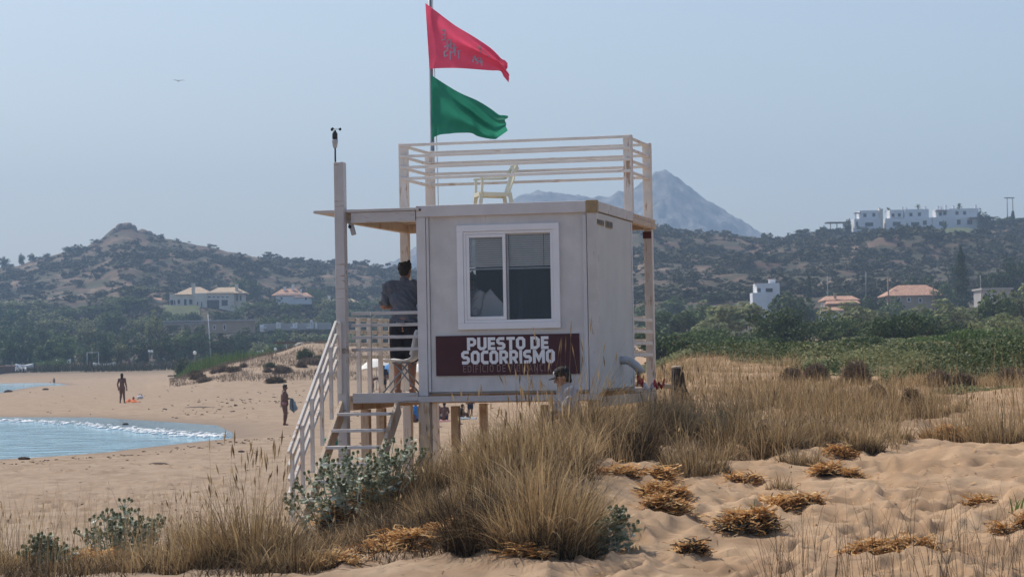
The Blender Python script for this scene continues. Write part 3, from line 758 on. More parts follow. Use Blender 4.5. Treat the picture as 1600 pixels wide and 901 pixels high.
# deck, beams, stilts
part('deck_board_floor', 'barewood', XD + .01, XL - .0, .065, FD, ZF - .06, ZF)
part('deck_board_floor', 'barewood', XL + .002, -.01, HD + .08, FD, ZF - .06, ZF)
zfb0 = tl(600, 629)[1]; zfb1 = tl(600, 613.5)[1]
part('floor_beam', 'beam', XD + .14, XL - .004, -.045, .06, zfb0, zfb1)
part('floor_beam', 'beam', XL - .002, -.006, -.05, .055, zfb0, ZF - .024)
part('floor_beam', 'barewood', XD, XD + .09, .15, FD, ZF - .2, ZF - .064)
part('floor_beam', 'barewood', XD, -.01, FD - .1, FD - .01, ZF - .20, ZF - .065)
part('floor_beam', 'barewood', -.09, -.01, .06, FD - .12, ZF - .20, ZF - .066)
# the tall front-left post that carries the anemometer
zLt = tl(533, 254)[1]
def gzt(x, y): p = tw(x, y, 0); return gz(p.x, p.y) - .12
xp0 = tl(526.8, 400)[0]; xp1 = tl(541.5, 400)[0]
part('post', 'beam', xp0, xp1, -.10, .05, gzt(-3.4, 0), zLt, bevel=.006)
def post(x, y, z1, wd=.125, mat='wood', z0=None, name='post'):
    return part(name, mat, x - wd / 2, x + wd / 2, y - wd / 2, y + wd / 2, gzt(x, y) if z0 is None else z0, z1, bevel=.006)
PR = [(-3.475, 3.28, (622, 225)), (-3.44, 4.66, (661, 237)), (-.125, 3.2, (977.5, 211)), (-.085, 4.60, (1003, 224))]
PT = []
for (x, y, q) in PR:
    z1 = tl(q[0], q[1], y)[1]; PT.append((x, y, z1))
    post(x, y, z1, .125, 'wood', z0=(ZR - .012 if x == -.125 else None))
MB().box(-.155, -.03, 4.515, 4.53, ZR - .30, ZR - .2).build('bolt', MT['bolt'], tower)
for (x, y, wd) in ((XD + .06, .85, .12), (XD + .06, 1.62, .12), (XL + .08, .03, .15), (XL - .18, HD + .02, .115), (-2.62, FD - .16, .11), (-1.3, HD, .11), (-.1, .1, .12), (-1.2, FD - .16, .11)):
    post(x, y, ZF - .21 if y > .2 and x > XD + .1 else (zfb0 - .003 if y < .2 else ZF - .203), wd, 'barewood', name='stilt')
# roof rails
p1, p2, p3, p4 = [Vector(p) for p in PT]
for a, b_ in ((p1, p3), (p2, p4)):
    for k in range(4):
        dz = -.03 - k * .163; sy = -.078 if a is p1 else -.076
        MB().bar(a + Vector((-.03, sy, dz)), b_ + Vector((.05, sy, dz)), .028, .042).build('rail', MT['woodx'], tower, .003)
for a, b_ in ((p1, p2), (p3, p4)):
    for k in range(4):
        dz = -.045 - k * .163
        MB().bar(a + Vector((.03, .066, dz)), b_ + Vector((.03, -.066, dz)), .028, .042).build('rail', MT['woodx'], tower, .003)
# front and left deck rails, balusters
for py in (489, 507.5, 526.5, 545.5):
    _, z = tl(600, py, .02)
    MB().bar((XD + .12, .02, z), (XL + .0, .02, z), .03, .042).build('rail', MT['beam'], tower, .003)
for k in range(4):
    z = ZF + 1.02 - k * .17
    MB().bar((XD + .05, .07, z), (XD + .05, 3.2, z), .03, .05).build('rail', MT['wood'], tower, .003)
    MB().bar((XD + .14, FD - .02, z), (-.16, FD - .02, z), .03, .05).build('rail', MT['woodx'], tower, .003)
for y in (.42, .95, 1.5, 2.05, 2.65):
    part('baluster', 'wood', XD + .068, XD + .128, y - .03, y + .03, ZF - .02, ZF + 1.03)
for x in (-2.9, -2.45, -1.9, -1.3, -.7):
    part('baluster', 'wood', x - .035, x + .035, FD - .10, FD - .037, ZF + .004, ZF + 1.03)
part('kick_board', 'barewood', XD + .14, -.16, FD - .2, FD - .13, ZF + .004, ZF + .05)
x, _ = tl(580.5, 540, -.01); MB().tube([(x, -.012, ZF - .02), (x, -.012, tl(580, 487, -.01)[1])], .006, 5).build('latch_rod', MT['steel'], tower)
# right rear ladder-like side rail
for k in range(4):
    z = ZF + .98 - k * .17
    MB().bar((-.05, HD + .06, z), (-.05, FD - .1, z), .03, .045).build('rail', MT['wood'], tower, .003)
# stairs towards the beach
ST0, ZS0 = -.075, ZF - .03
run, drop = 2.15, ZF - .12
xs0, xs1 = XD + .01, tl(623, 633, -.07)[0]
for xx in (xs0, xs1):
    MB().bar((xx, ST0, ZS0 - .12), (xx, ST0 - run, ZS0 - .12 - drop), .045, .22).build('stringer', MT['barewood'], tower, .004)
nst = 8
for k in range(1, nst):
    yy = ST0 - run * k / nst; zz = ZS0 - drop * k / nst
    part('tread', 'beam', xs0 + .03, xs1 - .03, yy - .11, yy + .11, zz - .02, zz + .018)
ra = Vector((xs0 - .055, -.13, tl(526, 503, -.13)[1])); rb_ = Vector((xs0 - .055, -.13 - 2.13, 0)); rb_.z = ra.z - drop * 2.13 / run
for k in range(4):
    MB().bar(ra - Vector((0, 0, .17 * k)), rb_ - Vector((0, 0, .17 * k)), .035, .05).build('stair_rail', MT['wood'], tower, .004)
for k in range(6):
    t = k / 5; p = ra.lerp(rb_, t); 
    part('stair_post', 'wood', p.x + .02, p.x + .068, p.y - .022, p.y + .022, p.z - .95, p.z + .0)

# ------------------------------------------------------------------ things on the tower
# flag pole
pp = Vector(tw(-3.43, 4.80, 0))
pole = empty('flagpole', tw(-3.43, 4.80, gzt(-3.43, 4.8)), label='tall grey metal flagpole with two flags, fixed behind the roof railing', cat='flagpole')
zb_ = gzt(-3.43, 4.8)
MB().tube([(0, 0, 0), (0, 0, 4.0), (0, 0, 8.6 - zb_)], [.036, .034, .028], 12).build('pole', MT['steel'], pole)
MB().ell((0, 0, 8.62 - zb_), (.05, .05, .05), 12, 8).build('finial', MT['steel'], pole)
MB().tube([(.085, -.02, 2.0), (.075, -.02, 5.0), (.03, -.0, 8.5 - zb_)], .006, 5).build('halyard', MT['lace'], pole)

def flag(name, top, bot, mat, label, folds, group):
    """cloth surface between a top-edge and a bottom-edge outline (points in tower x, z at the pole's depth)"""
    nu, nv = 60, 34
    def samp(P, n):
        P = [Vector(p) for p in P]; L = [0]
        for a, b_ in zip(P, P[1:]): L.append(L[-1] + (b_ - a).length)
        out = []
        for i in range(n):
            s = L[-1] * i / (n - 1); j = max(k for k in range(len(L)) if L[k] <= s + 1e-9); j = min(j, len(P) - 2)
            f = (s - L[j]) / max(L[j + 1] - L[j], 1e-9)
            p0 = P[max(j - 1, 0)]; p1_ = P[j]; p2_ = P[j + 1]; p3_ = P[min(j + 2, len(P) - 1)]
            out.append(.5 * (2 * p1_ + (p2_ - p0) * f + (2 * p0 - 5 * p1_ + 4 * p2_ - p3_) * f * f + (3 * p1_ - p0 - 3 * p2_ + p3_) * f ** 3))
        return out
    Tp = samp(top, nu); Bp = samp(bot, nu); vs = []
    for i in range(nu):
        u = i / (nu - 1)
        for j in range(nv):
            v = j / (nv - 1); p = Tp[i].lerp(Bp[i], v)
            y = folds(u, v)
            vs.append(Vector((p.x, 4.74 + y, p.y)))
    wv = [tw(*v) for v in vs]
    o_ = wv[0].copy()
    fs = [(i * nv + j, (i + 1) * nv + j, (i + 1) * nv + j + 1, i * nv + j + 1) for i in range(nu - 1) for j in range(nv - 1)]
    me = MB().add([v - o_ for v in wv], fs, True).mesh(name)
    ob = link(name, me, mat); ob.location = o_
    tag(ob, label, 'flag', group)
    return ob, (lambda u, v: wv[min(nu - 1, max(0, round(u * (nu - 1)))) * nv + min(nv - 1, max(0, round(v * (nv - 1))))] - o_)
def clothmat(name, c):
    m, nt, b = base(name, .75, .2)
    f = noise_fac(nt, 5, 4)
    cc = ramp(nt, f, [(.3, [x * .88 for x in c]), (.7, c)]); nt.links.new(cc, b.inputs['Base Color'])
    tr = N(nt, 'ShaderNodeBsdfTranslucent'); nt.links.new(cc, tr.inputs[0])
    mx = N(nt, 'ShaderNodeMixShader'); mx.inputs[0].default_value = .5
    nt.links.new(b.outputs[0], mx.inputs[1]); nt.links.new(tr.outputs[0], mx.inputs[2]); nt.links.new(mx.outputs[0], nt.nodes['Material Output'].inputs[0])
    return m
YFL = 4.74
def fl(pts): return [tl(p, q, YFL) for p, q in pts]
def folds_red(u, v):
    d = v - .9 * u                                   # folds fan out from the upper hoist corner
    y = .10 * math.sin(5.5 * d + 1.2) * min(1, u * 3) + .05 * math.sin(13 * d + 4 * u) * u
    crease = .20 * math.exp(-((v - (.12 + .42 * u)) / .10) ** 2) * sstep((u - .25) / .5)
    tipfold = -.16 * sstep((u - .82) / .18) * (1 - v)
    return float(y + crease + tipfold - .25 * u)
def folds_green(u, v):
    d = v - .8 * u
    y = .10 * math.sin(5.0 * d + .4) * min(1, u * 3) + .045 * math.sin(15 * d + 5 * u) * u
    crease = -.19 * math.exp(-((v - (.02 + .95 * u)) / .13) ** 2) * math.exp(-((u - .5) / .38) ** 2)
    return float(y + crease - .22 * u + .03 * math.sin(24 * u + 3 * v) * sstep((v - .6) / .4))
red, rmap = flag('flag', fl([(664.5, 5), (690, 24), (715, 42), (745, 60), (772, 78), (790, 95), (798, 99), (802.5, 104)]),
           fl([(671, 107.5), (695, 107.5), (720, 109), (745, 110.5), (770, 112), (785, 113), (791, 122), (799.5, 131.5)]), clothmat('red_flag_cloth', (.86, .12, .22)),
           'red flag with faded grey lettering, flying above the green flag', folds_red, 'flags on the pole')
grn, gmap = flag('flag', fl([(673.5, 117), (700, 134), (725, 148), (750, 159), (770, 171), (784, 181), (792, 182), (798.5, 183)]),
           fl([(673.8, 218), (690, 211), (710, 210), (738, 209), (752, 215), (775, 218.5), (781, 216), (795, 205)]), clothmat('green_flag_cloth', (.035, .27, .18)),
           'plain green flag with a frayed edge, flying below the red flag', folds_green, 'flags on the pole')
# the mirrored, washed-out lettering on the red flag (short strokes that follow the cloth)
mk = MB()
rng = random.Random(5)
def stroke(u0, v0, u1, v1, wdt):
    du, dv = u1 - u0, v1 - v0; L = math.hypot(du, dv); nx, ny = -dv / L * wdt, du / L * wdt
    n = 6; a = []
    for sgn in (-1, 1):
        base_ = []
        for k in range(n + 1):
            t = k / n
            for e in (-1, 1):
                u = u0 + du * t + nx * e; v = v0 + dv * t + ny * e
                i = u * 59; j = v * 33; i0 = min(58, max(0, int(i))); j0 = min(32, max(0, int(j))); fi, fj = i - i0, j - j0
                g = lambda ii, jj: red.data.vertices[ii * 34 + jj].co
                p = g(i0, j0).lerp(g(i0 + 1, j0), fi).lerp(g(i0, j0 + 1).lerp(g(i0 + 1, j0 + 1), fi), fj)
                base_.append(p + Vector((0, sgn * .006, 0)))
        mk.add(base_, [(2 * k, 2 * k + 1, 2 * k + 3, 2 * k + 2) for k in range(n)])
for (u, v, kind) in ((.17, .30, 'E'), (.235, .44, 'R'), (.27, .50, 'E'), (.305, .55, 'T'), (.345, .60, 'T'), (.20, .60, 'S'), (.25, .66, 'I'), (.52, .60, 'A'), (.565, .64, 'R'), (.60, .68, 'I'), (.60, .24, 'M'), (.66, .30, 'I')):
    sU, sV = .042, .19
    segs = {'E': [(0, 0, 0, 1), (0, 0, 1, 0), (0, .5, .8, .5), (0, 1, 1, 1)], 'R': [(0, 0, 0, 1), (0, 0, 1, 0), (1, 0, 1, .5), (0, .5, 1, .5), (.4, .5, 1, 1)],
            'T': [(.5, 0, .5, 1), (0, 0, 1, 0)], 'S': [(0, 0, 1, 0), (0, 0, 0, .5), (0, .5, 1, .5), (1, .5, 1, 1), (0, 1, 1, 1)], 'I': [(.5, 0, .5, 1)],
            'A': [(.5, 0, 0, 1), (.5, 0, 1, 1), (.2, .6, .8, .6)], 'M': [(0, 0, 0, 1), (0, 0, .5, .5), (.5, .5, 1, 0), (1, 0, 1, 1)]}[kind]
    for (a, b_, c, d) in segs:
        # mirrored
        stroke(u + (1 - a) * sU, v + b_ * sV - (1 - a) * .05, u + (1 - c) * sU + 1e-4, v + d * sV - (1 - c) * .05 + 1e-4, .0075)
link('lettering', mk.mesh('lettering'), simple('flag_lettering', (.42, .40, .46), .8, .1, 9), red)

# anemometer
ax, az_ = tl(524, 255, -.02)
an = empty('anemometer', tw(ax, -.02, az_), -TH, label='small grey anemometer with black cups on the tall corner post', cat='anemometer')
zz = lambda py: tl(524, py, -.02)[1] - az_
MB().tube([(0, 0, zz(266)), (0, 0, zz(231))], .012, 8).build('mast', MT['dark'], an)
MB().box(-.016, .03, -.02, .02, zz(271), zz(254)).build('bracket', MT['steel'], an)
MB().lathe([(.0, zz(231.5)), (.026, zz(231)), (.040, zz(222)), (.043, zz(219)), (.030, zz(217.5)), (0, zz(217.4))], n=14).build('sensor_body', MT['greyplastic'], an)
MB().lathe([(0, zz(218)), (.036, zz(217.5)), (.036, zz(209)), (.022, zz(206)), (.012, zz(203.5)), (0, zz(203))], n=14).build('sensor_head', MT['dark'], an)
for a in (20, 140, 260):
    c, s = math.cos(R(a)), math.sin(R(a)); z = zz(202)
    cup = MB().bar((0, 0, z), (c * .065, s * .065, z), .006, .006); cup.ell((c * .07, s * .07, z), (.02, .02, .02), 10, 6); cup.build('cup', MT['dark'], an)
# floodlight under the canopy
lx, lz = tl(547, 352, .1)
ld = empty('floodlight', tw(lx, .12, lz), -TH, label='small white floodlight hanging beside the tall post under the canopy', cat='floodlight')
MB().bar((0, 0, .14), (0, 0, .02), .02, .02).build('bracket', MT['greyplastic'], ld)
MB().bar((-.005, -.01, .07), (.05, -.01, -.13), .05, .06).build('housing', MT['greyplastic'], ld, .006)
MB().ell((0, -.03, -.02), (.026, .03, .026), 10, 6).build('joint', MT['dark'], ld)
# monobloc chair on the roof
def garden_chair(loc, rz):
    t = empty('plastic_chair', loc, rz, label='pale plastic garden chair standing on the railed roof', cat='chair')
    M = MT['chair']
    # faces -x in its own frame; seat 0.42 high
    seat = MB(); n = 8; vs = []; fs = []
    for i in range(n + 1):
        for j in range(n + 1):
            x = -.23 + .46 * i / n; y = -.22 + .44 * j / n
            vs.append((x, y, .42 - .025 * math.sin(math.pi * i / n) * math.sin(math.pi * j / n) - .02 * i / n))
    for i in range(n):
        for j in range(n): fs.append((i * (n + 1) + j, (i + 1) * (n + 1) + j, (i + 1) * (n + 1) + j + 1, i * (n + 1) + j + 1))
    seat.add(vs, fs, True); b0 = len(vs)
    seat.add([(x, y, z - .02) for x, y, z in vs], [f[::-1] for f in fs], True)
    seat.bar((-.235, -.22, .40), (-.235, .22, .40), .02, .06); 
    for s in (-1, 1): seat.bar((-.23, s * .225, .40), (.23, s * .225, .385), .02, .055)
    seat.build('seat', M, t)
    bk = MB()
    for j in range(6):
        y0 = -.2 + j * .08; z1 = .84 - .05 * abs(j - 2.5) / 2.5
        bk.bar((.21, y0 * .9, .41), (.345, y0, z1), .016, .052 if 0 < j < 5 else .06, up=(0, 1, 0))
    bk.bar((.335, -.23, .80), (.335, .23, .80), .02, .09, up=(-.3, 0, 1)); bk.build('backrest', M, t)
    for sx, sy in ((-1, -1), (-1, 1), (1, -1), (1, 1)):
        x0 = sx * .21; lg = MB(); dx = -.05 if sx < 0 else .07
        lg.bar((x0, sy * .215, .42), (x0 + dx, sy * .26, 0), .05, .055, up=(1, 0, 0)); lg.build('leg', M, t, .006)
    for sy in (-1, 1):
        a = MB(); a.bar((-.21, sy * .235, .40), (-.20, sy * .26, .64), .05, .035, up=(1, 0, 0))
        a.bar((-.24, sy * .265, .645), (.24, sy * .255, .655), .05, .03); a.bar((.235, sy * .25, .65), (.33, sy * .225, .80), .035, .045); a.build('arm', M, t, .006)
    return t
cxx, _ = tl(768, 316, 3.9)
garden_chair(tw(cxx + .02, 3.9, ZR - .018), -TH + R(24))
# shell chair on the deck, side on, facing left
def shell_chair(loc, rz):
    t = empty('shell_chair', loc, rz, label='white moulded shell chair with crossed grey metal legs on the deck', cat='chair')
    n = 14; mwid = 9; vs = []; fs = []
    prof = [(-.25, .435), (-.235, .452), (-.20, .455), (-.12, .445), (-.03, .437), (.05, .437), (.11, .447), (.155, .48), (.18, .54), (.20, .62), (.215, .70), (.23, .78), (.24, .83), (.245, .855)]
    for i, (x, z) in enumerate(prof):
        wv = .21 if i < 9 else .21 - .012 * (i - 8)
        if i in (0, 13): wv *= .82
        for j in range(mwid):
            y = wv * (2 * j / (mwid - 1) - 1); c = abs(2 * j / (mwid - 1) - 1) ** 3
            vs.append((x - (.05 * c if i > 7 else 0), y, z + (.03 * c if i < 8 else 0)))
    for i in range(n - 1):
        for j in range(mwid - 1): fs.append((i * mwid + j, (i + 1) * mwid + j, (i + 1) * mwid + j + 1, i * mwid + j + 1))
    b = MB().add(vs, fs, True); o = b.build('shell', MT['shell'], t)
    md = o.modifiers.new('thickness', 'SOLIDIFY'); md.thickness = .012
    for sx, sy in ((-1, -1), (-1, 1), (1, -1), (1, 1)):
        MB().tube([(-sx * .10, sy * .15, .425), (sx * .27, sy * .19, 0)], .011, 8).build('leg', MT['steel'], t)
    for sy in (-1, 1): MB().tube([(-.12, sy * .15, .425), (.12, sy * .15, .425)], .011, 8).build('seat_frame', MT['steel'], t)
    return t
cxx, _ = tl(630, 611, .33)
shell_chair(tw(cxx + .02, .33, ZF), -TH)
# ------------------------------------------------------------------ far vegetation
rng = np.random.default_rng(11)
def crown_mesh(name, seed, mat, n, rad=(1, 1, .8), leaf=.12, lumps=16, **kw):
    r = np.random.default_rng(seed)
    V, Q = leaf_cloud(r, n, rad, leaf, lumps, **kw)
    me = npmesh(name, V, Q); me.materials.append(MT[mat]); return me
def trunk_mesh(seed):
    r = random.Random(seed); mb = MB()
    mb.tube([(0, 0, -.3), (.02, .01, .35), (r.uniform(-.06, .06), r.uniform(-.06, .06), .8)], [.075, .055, .04], 7)
    for k in range(4):
        a = r.uniform(0, 6.28); mb.tube([(0, 0, .4 + .08 * k), (math.cos(a) * .28, math.sin(a) * .28, .75 + .05 * k), (math.cos(a) * .5, math.sin(a) * .5, 1.1)], [.035, .022, .008], 5)
    me = mb.mesh('trunk'); me.materials.append(MT['bark']); return me
TRK = [trunk_mesh(i) for i in range(3)]
CR = {}
for t, mat in (('dark', 'lf_dark'), ('mid', 'lf_mid'), ('olive', 'lf_olive')):
    CR[t] = [crown_mesh('crown', 40 + i, mat, 1900, (1, 1, 1), .10, 26, bottom=-.75) for i in range(3)]
def tree(px, D, wpx, top, typ, label, group, depth=None, name='tree', shift=0):
    """a tree standing on the terrain at distance D whose crown fills the given width and reaches the given height"""
    p = at(px, 500, D); z0 = gz(p.x, D); zt_ = at(px, top, D).z
    h = max(zt_ - z0, 4.2 if (group == GLn and D > 600) else 1.2); wd = wpx * D / F
    if group in (GLn, GRn): label = label + ', ' + where(px, D, group == GLn); group = group + ', ' + where(px, D, group == GLn)
    t = empty(name, (p.x, D, z0), rng.uniform(0, 6.28), label=label, cat='tree', group=group)
    c = link('crown', CR[typ][rng.integers(0, 3)], None, t)
    rz = h * .52; c.scale = (wd / 2 / .95, wd / 2 / .95, rz / .95); c.location = (0, 0, h - rz * 1.02)
    k = link('trunk', TRK[rng.integers(0, 3)], None, t); k.scale = (h * .7, h * .7, h * .6)
    return t
def where(px, D, left):
    if left:
        row = 'front row' if D < 505 else ('second row' if D < 600 else ('third row' if D < 700 else 'back row'))
        return row + (' at far left' if px < 90 else (' left of centre' if px < 250 else (' below the villa' if px < 395 else (' left of the tall post' if px < 530 else ' behind the deck'))))
    row = 'front' if D < 345 else ('middle' if D < 500 else 'back')
    return row + (' beside the hut' if px < 1130 else (' near the cube house' if px < 1270 else (' near the orange roofs' if px < 1375 else (' near the pink roof' if px < 1500 else ' at far right'))))
LT = {'dark': 'dark green bushy tree behind the left beach', 'mid': 'mid green bushy tree behind the left beach', 'olive': 'grey green tamarisk tree behind the left beach'}
RTL = {'dark': 'dark green tree below the right hill', 'mid': 'mid green tree below the right hill', 'olive': 'pale olive tree below the right hill'}
def pick(w_): return ['dark', 'mid', 'olive'][rng.choice(3, p=w_)]
GLn, GRn = 'trees behind the beach on the left', 'trees below the hill on the right'
for D, step, top, rg in ((470, 30, 527, [(-60, 262), (400, 640)]), (485, 28, 516, [(262, 400)]), (540, 34, 508, [(-60, 250), (520, 640)]), (560, 30, 517, [(250, 520)]), (640, 36, 489, [(-60, 255)]), (660, 30, 490, [(392, 640)]),
                         (730, 36, 475, [(-60, 215), (525, 640)]), (780, 32, 470, [(386, 640)]), (810, 40, 468, [(-60, 225)])):
    for a, b_ in rg:
        px = a + rng.uniform(0, 10)
        while px < b_:
            typ = pick([.34, .36, .30]); tree(px, D * rng.uniform(.96, 1.04), step * rng.uniform(1.25, 2.0), top + rng.normal() * 5, typ, LT[typ], GLn)
            px += step * rng.uniform(.75, 1.2)
tree(242, 530, 36, 483, 'olive', 'yellowish tree in front of the cream villa on the left', None)
tree(375, 900, 44, 424, 'mid', 'wide flat topped tree on the slope behind the cream villa', None)
tree(395, 890, 30, 428, 'dark', 'dark tree right beside the flat topped tree behind the cream villa', None)
tree(495, 850, 36, 440, 'mid', 'green tree right of the white cottage with the red roof', None)
for q, wv, tp in ((8, 18, 400), (35, 12, 395), (50, 13, 395), (75, 13, 395), (110, 24, 383)):
    tree(q, 1195, wv, tp, 'dark', 'dark lone tree standing on the skyline of the left hill', 'trees on the skyline of the left hill')
# right side
for px, D, wv, tp, typ in ((1030, 330, 70, 494, 'mid'), (1068, 330, 96, 474, 'mid'), (1105, 420, 80, 468, 'mid'), (1150, 300, 120, 462, 'olive'), (1110, 290, 70, 496, 'olive'), (1190, 280, 70, 506, 'olive'),
                           (1290, 310, 60, 497, 'mid'), (1335, 290, 120, 470, 'olive'), (1370, 300, 60, 492, 'mid'), (1420, 330, 56, 475, 'olive'), (1440, 280, 84, 474, 'mid'), (1480, 290, 110, 466, 'olive'), (1395, 420, 50, 462, 'mid'),
                           (1365, 440, 44, 452, 'dark'), (1520, 300, 70, 480, 'olive'), (1555, 290, 80, 452, 'mid'), (1580, 300, 60, 440, 'olive'), (1620, 300, 80, 432, 'olive'), (1540, 520, 50, 412, 'dark'), (1575, 520, 60, 402, 'dark'),
                           (1480, 520, 50, 432, 'mid'), (1450, 560, 44, 420, 'dark'), (1425, 560, 44, 424, 'dark'), (1270, 480, 44, 470, 'dark'), (1010, 480, 60, 470, 'mid'), (1050, 520, 60, 462, 'mid'), (1120, 560, 50, 452, 'dark'),
                           (1310, 560, 44, 452, 'dark'), (1345, 520, 44, 458, 'dark'), (1600, 560, 50, 392, 'dark'), (1500, 620, 40, 405, 'dark'), (1650, 420, 80, 430, 'mid'), (1680, 300, 80, 450, 'mid')):
    tree(px, D, wv, tp, typ, RTL[typ], GRn)
tree(1237, 400, 86, 446, 'dark', 'big round dark tree right beside the white cube house', None)

# bushes and hedges nearer on the right, each one its own crown
def bush(px, D, wpx, top, mat, n, leaf, label, group=None, dz=0, depth=1.0, name='bush', lumps=44, flat=.6):
    p = at(px, 500, D); z0 = gz(p.x, D) - .1; zt_ = at(px, top, D).z; h = max(zt_ - z0, .4); wd = wpx * D / F
    V, Q = leaf_cloud(np.random.default_rng(int(px * 7 + D)), n, (wd / 2, wd / 2 * depth, h * .62), leaf, lumps, bottom=-.5, flat=flat)
    V[:, 2] += h * .45; V[:, 2] = np.where(V[:, 2] < 0, -V[:, 2] * .3, V[:, 2])
    me = npmesh('foliage', V, Q); me.materials.append(MT[mat])
    t = empty(name, (p.x, D, z0), 0, label=label, cat='bush', group=group)
    link('foliage', me, None, t)
    st = MB(); r = random.Random(int(px))
    for k in range(5):
        a = r.uniform(0, 6.28); q = wd * .3
        st.tube([(0, 0, -.2), (math.cos(a) * q * .4, math.sin(a) * q * .4, h * .35), (math.cos(a) * q, math.sin(a) * q, h * .75)], [.06, .045, .02], 5)
    st.build('stems', MT['bark'], t)
    return t
for i, (px, D, wv, tp, mat, n, lf, lab) in enumerate((
        (1222, 190, 170, 484, 'lf_dark', 5600, .15, 'broad dark bush below the round tree and the white cube house'),
        (1118, 180, 170, 512, 'lf_mid', 4200, .15, 'low green bush left of the broad dark bush'),
        (1030, 165, 110, 514, 'lf_dark', 2600, .15, 'dark bush right beside the rear post of the hut'),
        (1310, 205, 150, 489, 'lf_mid', 4600, .15, 'dark bush just right of the broad dark bush'),
        (1420, 165, 230, 486, 'lf_dark', 6000, .15, 'very wide dark bush below the tiled house'),
        (1560, 185, 150, 488, 'lf_olive', 4600, .15, 'green bush below the grey house edge at far right'),
        (1510, 128, 260, 514, 'lf_bright', 5600, .10, 'low bright green hedge in front of the very wide dark bush'),
        (1370, 140, 190, 525, 'lf_olive', 4600, .10, 'low dark hedge left of the bright green hedge'),
        (1650, 140, 150, 505, 'lf_mid', 3000, .13, 'green bush cut by the right edge of the photo'),
        (1180, 150, 130, 530, 'lf_mid', 3000, .12, 'small green bush at the foot of the broad dark bush'))):
    bush(px, D, wv, tp, mat, n, lf, lab, None)
for px, D, wv, tp, mat, lab in ((78, 440, 66, 556, 'lf_bright', 'low bright green bush behind the boats on the left'), (282, 300, 26, 556, 'lf_dark', 'small dark round bush at the end of the reed bed'),):
    bush(px, D, wv, tp, mat, 1400, .22 if D > 400 else .18, lab)
# reed bed behind the dune on the left
n = 16000; X = []; 
a = rng.uniform(272, 480, n); D = rng.uniform(248, 300, n)
wx = (a - 800) / F * D; B = np.stack([wx, D, height(wx, D) - .2], 1)
hh = rng.uniform(1.2, 2.3, n) * np.interp(a, [272, 300, 330, 400, 480], [.25, .85, 1.0, .75, .5]) * (1 + .5 * fbm(a / 14, D / 6, 3, 2))
V, Q = blades(rng, B, hh, rng.uniform(.05, .35, n), np.full(n, .055), 3)
me = npmesh('reed_bed', V, Q); me.materials.append(MT['lf_bright'])
tag(link('reed_bed', me, None), 'bright green reed bed behind the dune left of the hut', kind='stuff')

# scrub on the hills
def scrub_template(seed, n=110):
    r = np.random.default_rng(seed)
    V, Q = leaf_cloud(r, n, (1, 1, .55), .24, 8, bottom=-.3, flat=.7, aspect=1.3)
    V[:, 2] = V[:, 2] * .9 + .35
    return V, Q
TP = [scrub_template(300 + i) for i in range(5)]
TPM = []
for V, Q in TP:
    me = npmesh('shrub', V, Q); me.materials.append(MT['lf_scrub']); TPM.append(me)
def scrub():
    n = 14000
    px = rng.uniform(-60, 1720, n); u = rng.random(n)
    az = (px - 800) / F
    rd = np.interp(az, R_AZ, R_D)
    Y = 560 + (rd - 560) * u ** .8
    keep = (px < 660) & (Y > 600) | (px > 940) & (Y > 520)
    px, az, Y, rd = px[keep], az[keep], Y[keep], rd[keep]
    X = az * Y
    dn = fbm(X / 45, Y / 60, 91, 3)
    left = px < 800
    pr = np.where(left, np.interp(px, [0, 180, 260, 420, 660], [.78, .68, .76, .86, .86]), np.where(Y < 640, .62, .50)) * np.clip(1 + 2.4 * dn, .3, 1.7)
    pr = np.where((px > 1372) & (px < 1546) & (Y > 885), .0, pr)
    pr = np.where((px > 168) & (px < 226) & (Y > 1080), .06, pr)
    pr = np.where((px > 250) & (px < 398) & (Y > 690) & (Y < 800), 0, pr)
    k = rng.random(len(px)) < pr
    px, X, Y = px[k], X[k], Y[k]
    Z = height(X, Y)
    s = rng.lognormal(.58, .55, len(X)) * np.where(px < 800, 1.15, 1.0)
    s = np.clip(s, .6, 5.2)
    order = np.argsort(-s / Y)
    return px[order], X[order], Y[order], Z[order], s[order]
px_, X_, Y_, Z_, S_ = scrub()
for i in range(min(300, len(X_))):
    lab = 'low dark shrub on the rocky left hill' if px_[i] < 800 else 'low dark shrub on the right hill'
    o = link('hill_shrub', TPM[i % 5], None); o.location = (X_[i], Y_[i], Z_[i] - .1); o.scale = (S_[i] * 1.15, S_[i] * 1.15, S_[i] * .9); o.rotation_euler = (0, 0, rng.uniform(0, 6.28))
    bnd = ('upper' if Y_[i] > 930 else ('middle' if Y_[i] > 820 else 'lower')) if px_[i] < 800 else ('upper' if Y_[i] > 800 else ('middle' if Y_[i] > 650 else 'lower'))
    q_ = px_[i]; sec = ('far left part' if q_ < 130 else ('part above the villa' if q_ < 420 else 'part behind the deck')) if q_ < 800 else ('part beside the hut' if q_ < 1130 else ('part above the cube house' if q_ < 1290 else ('part left of the cypress' if q_ < 1480 else 'far right part')))
    tag(o, lab + ', ' + bnd + ' ' + sec, 'shrub', ('shrubs on the left hill, ' if px_[i] < 800 else 'shrubs on the right hill, ') + bnd + ' ' + sec)
parts = []
for i in range(300, len(X_)):
    V, Q = TP[i % 5]; a = rng.uniform(0, 6.28); c, s = math.cos(a), math.sin(a)
    W = np.stack([(V[:, 0] * c - V[:, 1] * s) * S_[i] * 1.15 + X_[i], (V[:, 0] * s + V[:, 1] * c) * S_[i] * 1.15 + Y_[i], V[:, 2] * S_[i] * .9 + Z_[i] - .1], 1)
    parts.append((W, Q))
V, Q = join(parts); me = npmesh('hill_scrub', V, Q); me.materials.append(MT['lf_scrub'])
tag(link('hill_scrub', me, None), 'dense low scrub covering both hillsides', kind='stuff')
